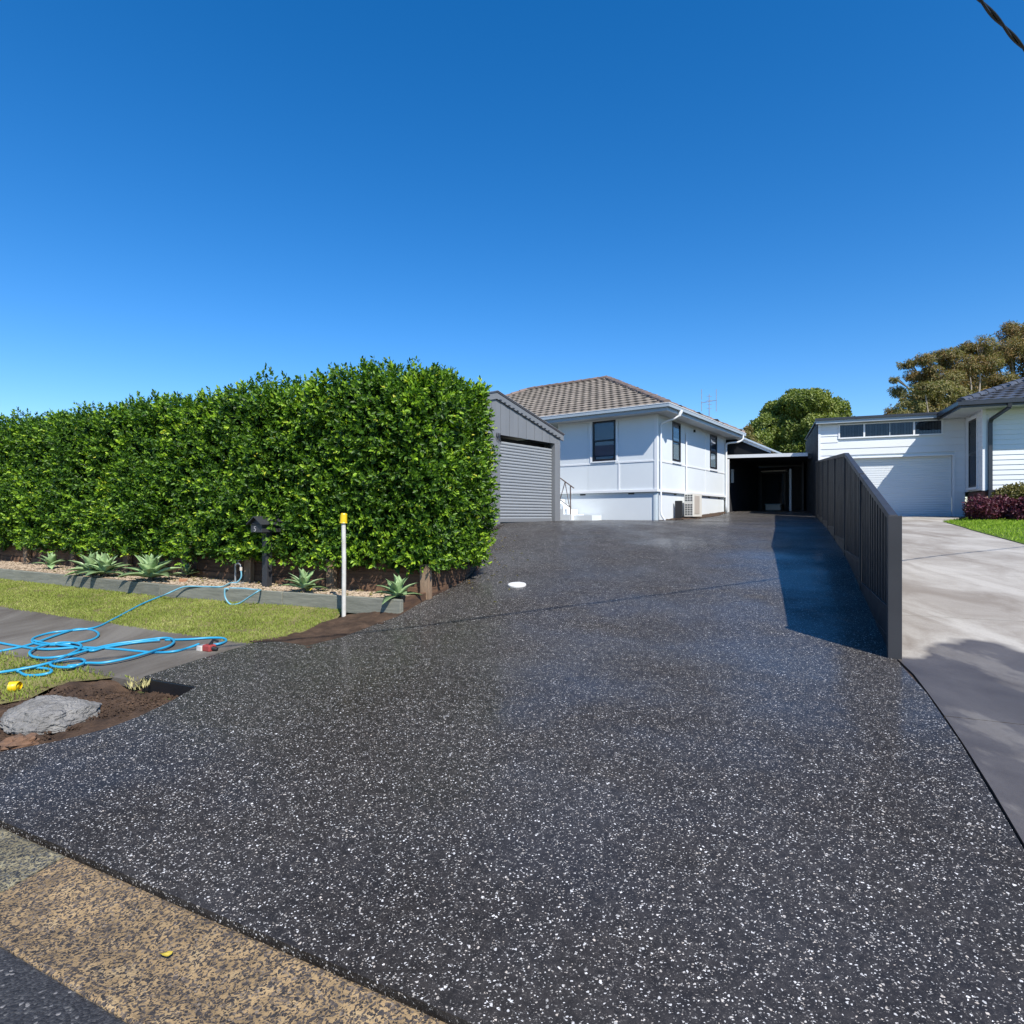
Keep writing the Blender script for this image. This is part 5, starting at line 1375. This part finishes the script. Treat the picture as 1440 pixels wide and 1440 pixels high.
# ------------------------------------------------------------------ shrubs and trees
def blob_leaves(blobs, n, size, shell=.5, flat=1.0, tone=(0, 1), tonescale=.6, droop=0.0, gap=None):
    """leaf positions spread through ellipsoid clumps (cx,cy,cz,rx,ry,rz)"""
    vol = np.array([b[3]*b[4]+b[3]*b[5] for b in blobs]); pk = rng.choice(len(blobs), n, p=vol/vol.sum())
    B = np.array(blobs)[pk]; u = unit(n); r = (1-shell*rng.random(n)**1.4)[:, None]
    k = 1+.25*np.array([mnoise.noise(Vector((a[0]*2+b[0], a[1]*2+b[1], a[2]*2))) for a, b in zip(u, B)])[:, None]
    P = B[:, :3]+u*B[:, 3:6]*r*k
    D = u*.6+unit(n)*.8; D[:, 2] -= droop
    T = np.array([mnoise.noise(Vector(p*tonescale))*.5+.5 for p in P])
    T = np.clip(tone[0]+(tone[1]-tone[0])*(.55*T+.45*rng.random(n)), 0, 1)
    L = size*rng.uniform(.6, 1.3, n); U_ = u+unit(n)*.6
    if gap is not None:
        k_ = np.array([mnoise.noise(Vector(p)*1.15)+.6*mnoise.noise(Vector(p)*2.9) > gap for p in P]); P, D, U_, L, T = P[k_], D[k_], U_[k_], L[k_], T[k_]
    return P, D, U_, L, T
def tree(name, label, cat, base, h, trunk_r, blobs, n, size, mat, bark, group=None, wr=.5, shell=.6, fork=.35, droop=0., tone=(0, 1), twigs=0, gap=None):
    t = root(name, base, label, cat, group); base = Vector(base)
    cen = Vector(np.mean([b[:3] for b in blobs], axis=0))
    fk = base+Vector((random.uniform(-.2, .2), 0, h*fork))
    mb = MB(); mb.tube(spline([base-Vector((0, 0, .3)), base+(fk-base)*.5+Vector((.1, 0, 0)), fk], 4), [trunk_r*(1.15-.5*k/8) for k in range(9)], 10); mb.done('trunk', bark, t, smooth=True)
    for b in blobs:
        c = Vector(b[:3]); st_ = fk.lerp(cen, random.uniform(0, .5)); mid = st_.lerp(c, .5)+Vector((random.uniform(-.4, .4), random.uniform(-.4, .4), random.uniform(-.1, .4)))
        mb = MB(); pts = spline([fk, st_, mid, c], 4); m_ = len(pts); mb.tube(pts, [trunk_r*.45*(1-i/m_)+.02 for i in range(m_)], 6)
        for _ in range(twigs):
            e = c+Vector(unit(1)[0]*np.array(b[3:6])*.95); mb.tube([mid.lerp(c, .6), c.lerp(e, .5)+Vector((0, 0, .1)), e], [trunk_r*.12, trunk_r*.08, .01], 5)
        mb.done('limb', bark, t, smooth=True)
    P, D, U_, L, T = blob_leaves(blobs, n, size, shell, droop=droop, tone=tone, gap=gap)
    leafmesh('crown', P, D, U_, L, L*wr, T, mat, t)
    return t
def at_px(px, py, d): return Vector(((px-720)/FPX*d, d, EYE+(HOR-py)/FPX*d))
def blobs_px(l, d, dd=2.0):
    out = []
    for px, py, rx, ry in l:
        p = at_px(px, py, d+random.uniform(-dd, dd)); s = d/FPX; out.append((p.x, p.y, p.z, rx*s, rx*s*.9, ry*s))
    return out
# fig tree behind the carport
d = 46
fb_ = [(1130, 568, 34, 18), (1100, 580, 30, 18), (1160, 580, 32, 18), (1078, 602, 24, 18), (1110, 606, 32, 22), (1150, 604, 34, 22), (1182, 600, 20, 20), (1092, 628, 34, 20), (1135, 634, 36, 20), (1170, 630, 34, 22), (1068, 620, 16, 12), (1145, 558, 20, 10), (1118, 556, 16, 8)]
tree('fig_tree', 'broad round-crowned green tree rising behind the carport roof', 'tree', (at_px(1130, 0, d).x, d, 1.9), 4.5, .35, blobs_px(fb_, d, 2), 90000, .17, 'fig_leaf', 'stem_wood', wr=.6, shell=.45, tone=(.15, 1.1), gap=-.35)
fb2 = [(1048, 618, 12, 10), (1040, 612, 9, 7), (1060, 632, 14, 10), (1052, 605, 5, 6)]
tree('wattle_tree', 'small grey-green tree between the white house eave and the round tree', 'tree', (at_px(1050, 0, 42).x, 42, 1.9), 3.5, .15, blobs_px(fb2, 42, .6), 5000, .2, 'gum_leaf', 'stem_wood', wr=.35, shell=.9, tone=(.3, .9))
# eucalypts at the right
d = 48
e1 = [(1275, 512, 12, 6), (1300, 506, 16, 8), (1318, 500, 14, 7), (1335, 500, 18, 10), (1360, 491, 16, 8), (1378, 487, 20, 13), (1345, 515, 22, 10), (1310, 520, 14, 6), (1282, 528, 12, 7), (1330, 535, 26, 14), (1362, 515, 22, 16), (1355, 540, 24, 16), (1300, 540, 20, 12), (1385, 510, 22, 16), (1258, 533, 6, 5), (1262, 550, 11, 9), (1254, 578, 9, 8), (1300, 530, 12, 5), (1322, 512, 12, 8)]
tree('gum_tree', 'open gum tree with feathery bronze clumps and pale limbs behind the white garage wing', 'tree', (at_px(1375, 0, d).x, d, 1.9), 7.5, .32, blobs_px(e1, d, 1.5), 60000, .18, 'gum_leaf', 'gum_bark', wr=.28, shell=.95, fork=.75, droop=.5, twigs=4, gap=-.12)
d = 43
e2 = [(1295, 560, 26, 18), (1320, 555, 28, 20), (1345, 562, 24, 18), (1280, 575, 20, 14), (1310, 580, 34, 18), (1270, 588, 18, 10), (1340, 585, 24, 14), (1300, 545, 14, 8)]
tree('bronze_gum', 'low dense golden-bronze gum crown directly above the flat garage roof', 'tree', (at_px(1310, 0, d).x, d, 1.9), 4.5, .28, blobs_px(e2, d, 1.5), 32000, .19, 'gum_leaf', 'gum_bark', wr=.32, shell=.7, fork=.6, droop=.4, tone=(.2, 1.0), gap=-.12)
d = 52
e3 = [(1430, 470, 24, 14), (1420, 492, 30, 16), (1400, 500, 22, 14), (1450, 500, 34, 20), (1395, 520, 18, 12), (1380, 540, 20, 16), (1408, 535, 20, 12), (1375, 560, 26, 14), (1440, 530, 22, 10), (1465, 470, 30, 20), (1480, 520, 34, 24), (1420, 460, 10, 8), (1400, 550, 20, 12)]
tree('tall_gum_tree', 'tallest gum tree with bare pale branches at the right edge behind the charcoal roof', 'tree', (at_px(1440, 0, d).x, d, 1.9), 10, .4, blobs_px(e3, d, 2), 70000, .20, 'gum_leaf', 'gum_bark', wr=.28, shell=.9, fork=.7, droop=.5, twigs=4, tone=(0, .85), gap=-.16)
# plum shrubs before the neighbour
def shrub(name, label, spots, n, size, mat, grp=None):
    bl = [(x, y, z, a, a*.9, c) for x, y, z, a, c in spots]
    b0_ = spots[0]; t = root(name, (b0_[0], b0_[1], G(b0_[0], b0_[1])), label, 'shrub', grp)
    P, D, U_, L, T = blob_leaves(bl, n, size, .55)
    leafmesh('foliage', P, D, U_, L, L*.5, T, mat, t)
    mb = MB()
    for _ in range(9):
        s_ = Vector((b0_[0], b0_[1], G(b0_[0], b0_[1])-.05)); e_ = Vector(random.choice(bl)[:3]); mb.tube([s_, s_.lerp(e_, .5)+Vector((0, 0, .05)), e_], [.015, .012, .005], 5)
    mb.done('stems', 'stem_wood', t)
for (px, w_, top, lb) in ((1392, 33, 696, 'large plum-red bushy shrub in front of the corner downpipe'), (1437, 20, 701, 'plum-red shrub at the right picture edge, right of the large one')):
    d = 17.7 if px < 1400 else 17.3; s_ = d/FPX; sp = []
    for k in range(9):
        x_ = (px+(-.72+1.44*k/8)*w_-720)*s_; g_ = G(x_, d); hh_ = EYE+(HOR-top)*s_-g_
        sp.append((x_, d+random.uniform(-.25, .25), g_+hh_*random.uniform(.35, .68), w_*s_*.42, hh_*.36))
    shrub('plum_shrub', lb, sp, 5200, .085, 'plum_leaf', 'plum shrubs along the brick base')
d = 18.0; s_ = d/FPX
shrub('olive_shrub', 'yellow-green shrub rising behind the plum shrubs against the brick base', [((x_-720)*s_, d+.2, EYE+(HOR-y_)*s_, .32, .24) for x_, y_ in ((1430, 693), (1442, 690), (1455, 692), (1420, 698), (1440, 704))], 2600, .08, 'olive_leaf')

# ------------------------------------------------------------------ overhead cable (its shadow crosses the drive)
g1, g2 = gp(545, 888), gp(1095, 815)
pn = (g2-g1).cross(SUN).normalized()
def cable_pt(px, py):
    r = Vector(((px-720)/FPX, 1, (HOR-py)/FPX)); o0 = Vector((0, 0, EYE)); t = (g1-o0).dot(pn)/r.dot(pn); return o0+r*t
c1, c2 = cable_pt(1378, 0), cable_pt(1443, 72)
dv = (c2-c1).normalized()
def twisted(o0, d, a, b, r=.0095, off=.0082, pitch=.62):
    s1 = d.orthogonal().normalized(); s2 = d.cross(s1); rt = o0+d*a
    rt_ = root('overhead_cable', rt, 'black twisted overhead service cable crossing the sky at the top right corner', 'cable')
    for k in range(2):
        pts = []; L = a
        while L <= b:
            g = 2*PI*L/pitch+PI*k; pts.append(o0+d*L+(s1*math.cos(g)+s2*math.sin(g))*off); L += .04
        mb = MB(); mb.tube(pts, r, 6); mb.done('strand', 'cable_black', rt_, smooth=True)
twisted(c1, dv, -8.5, 11.0)
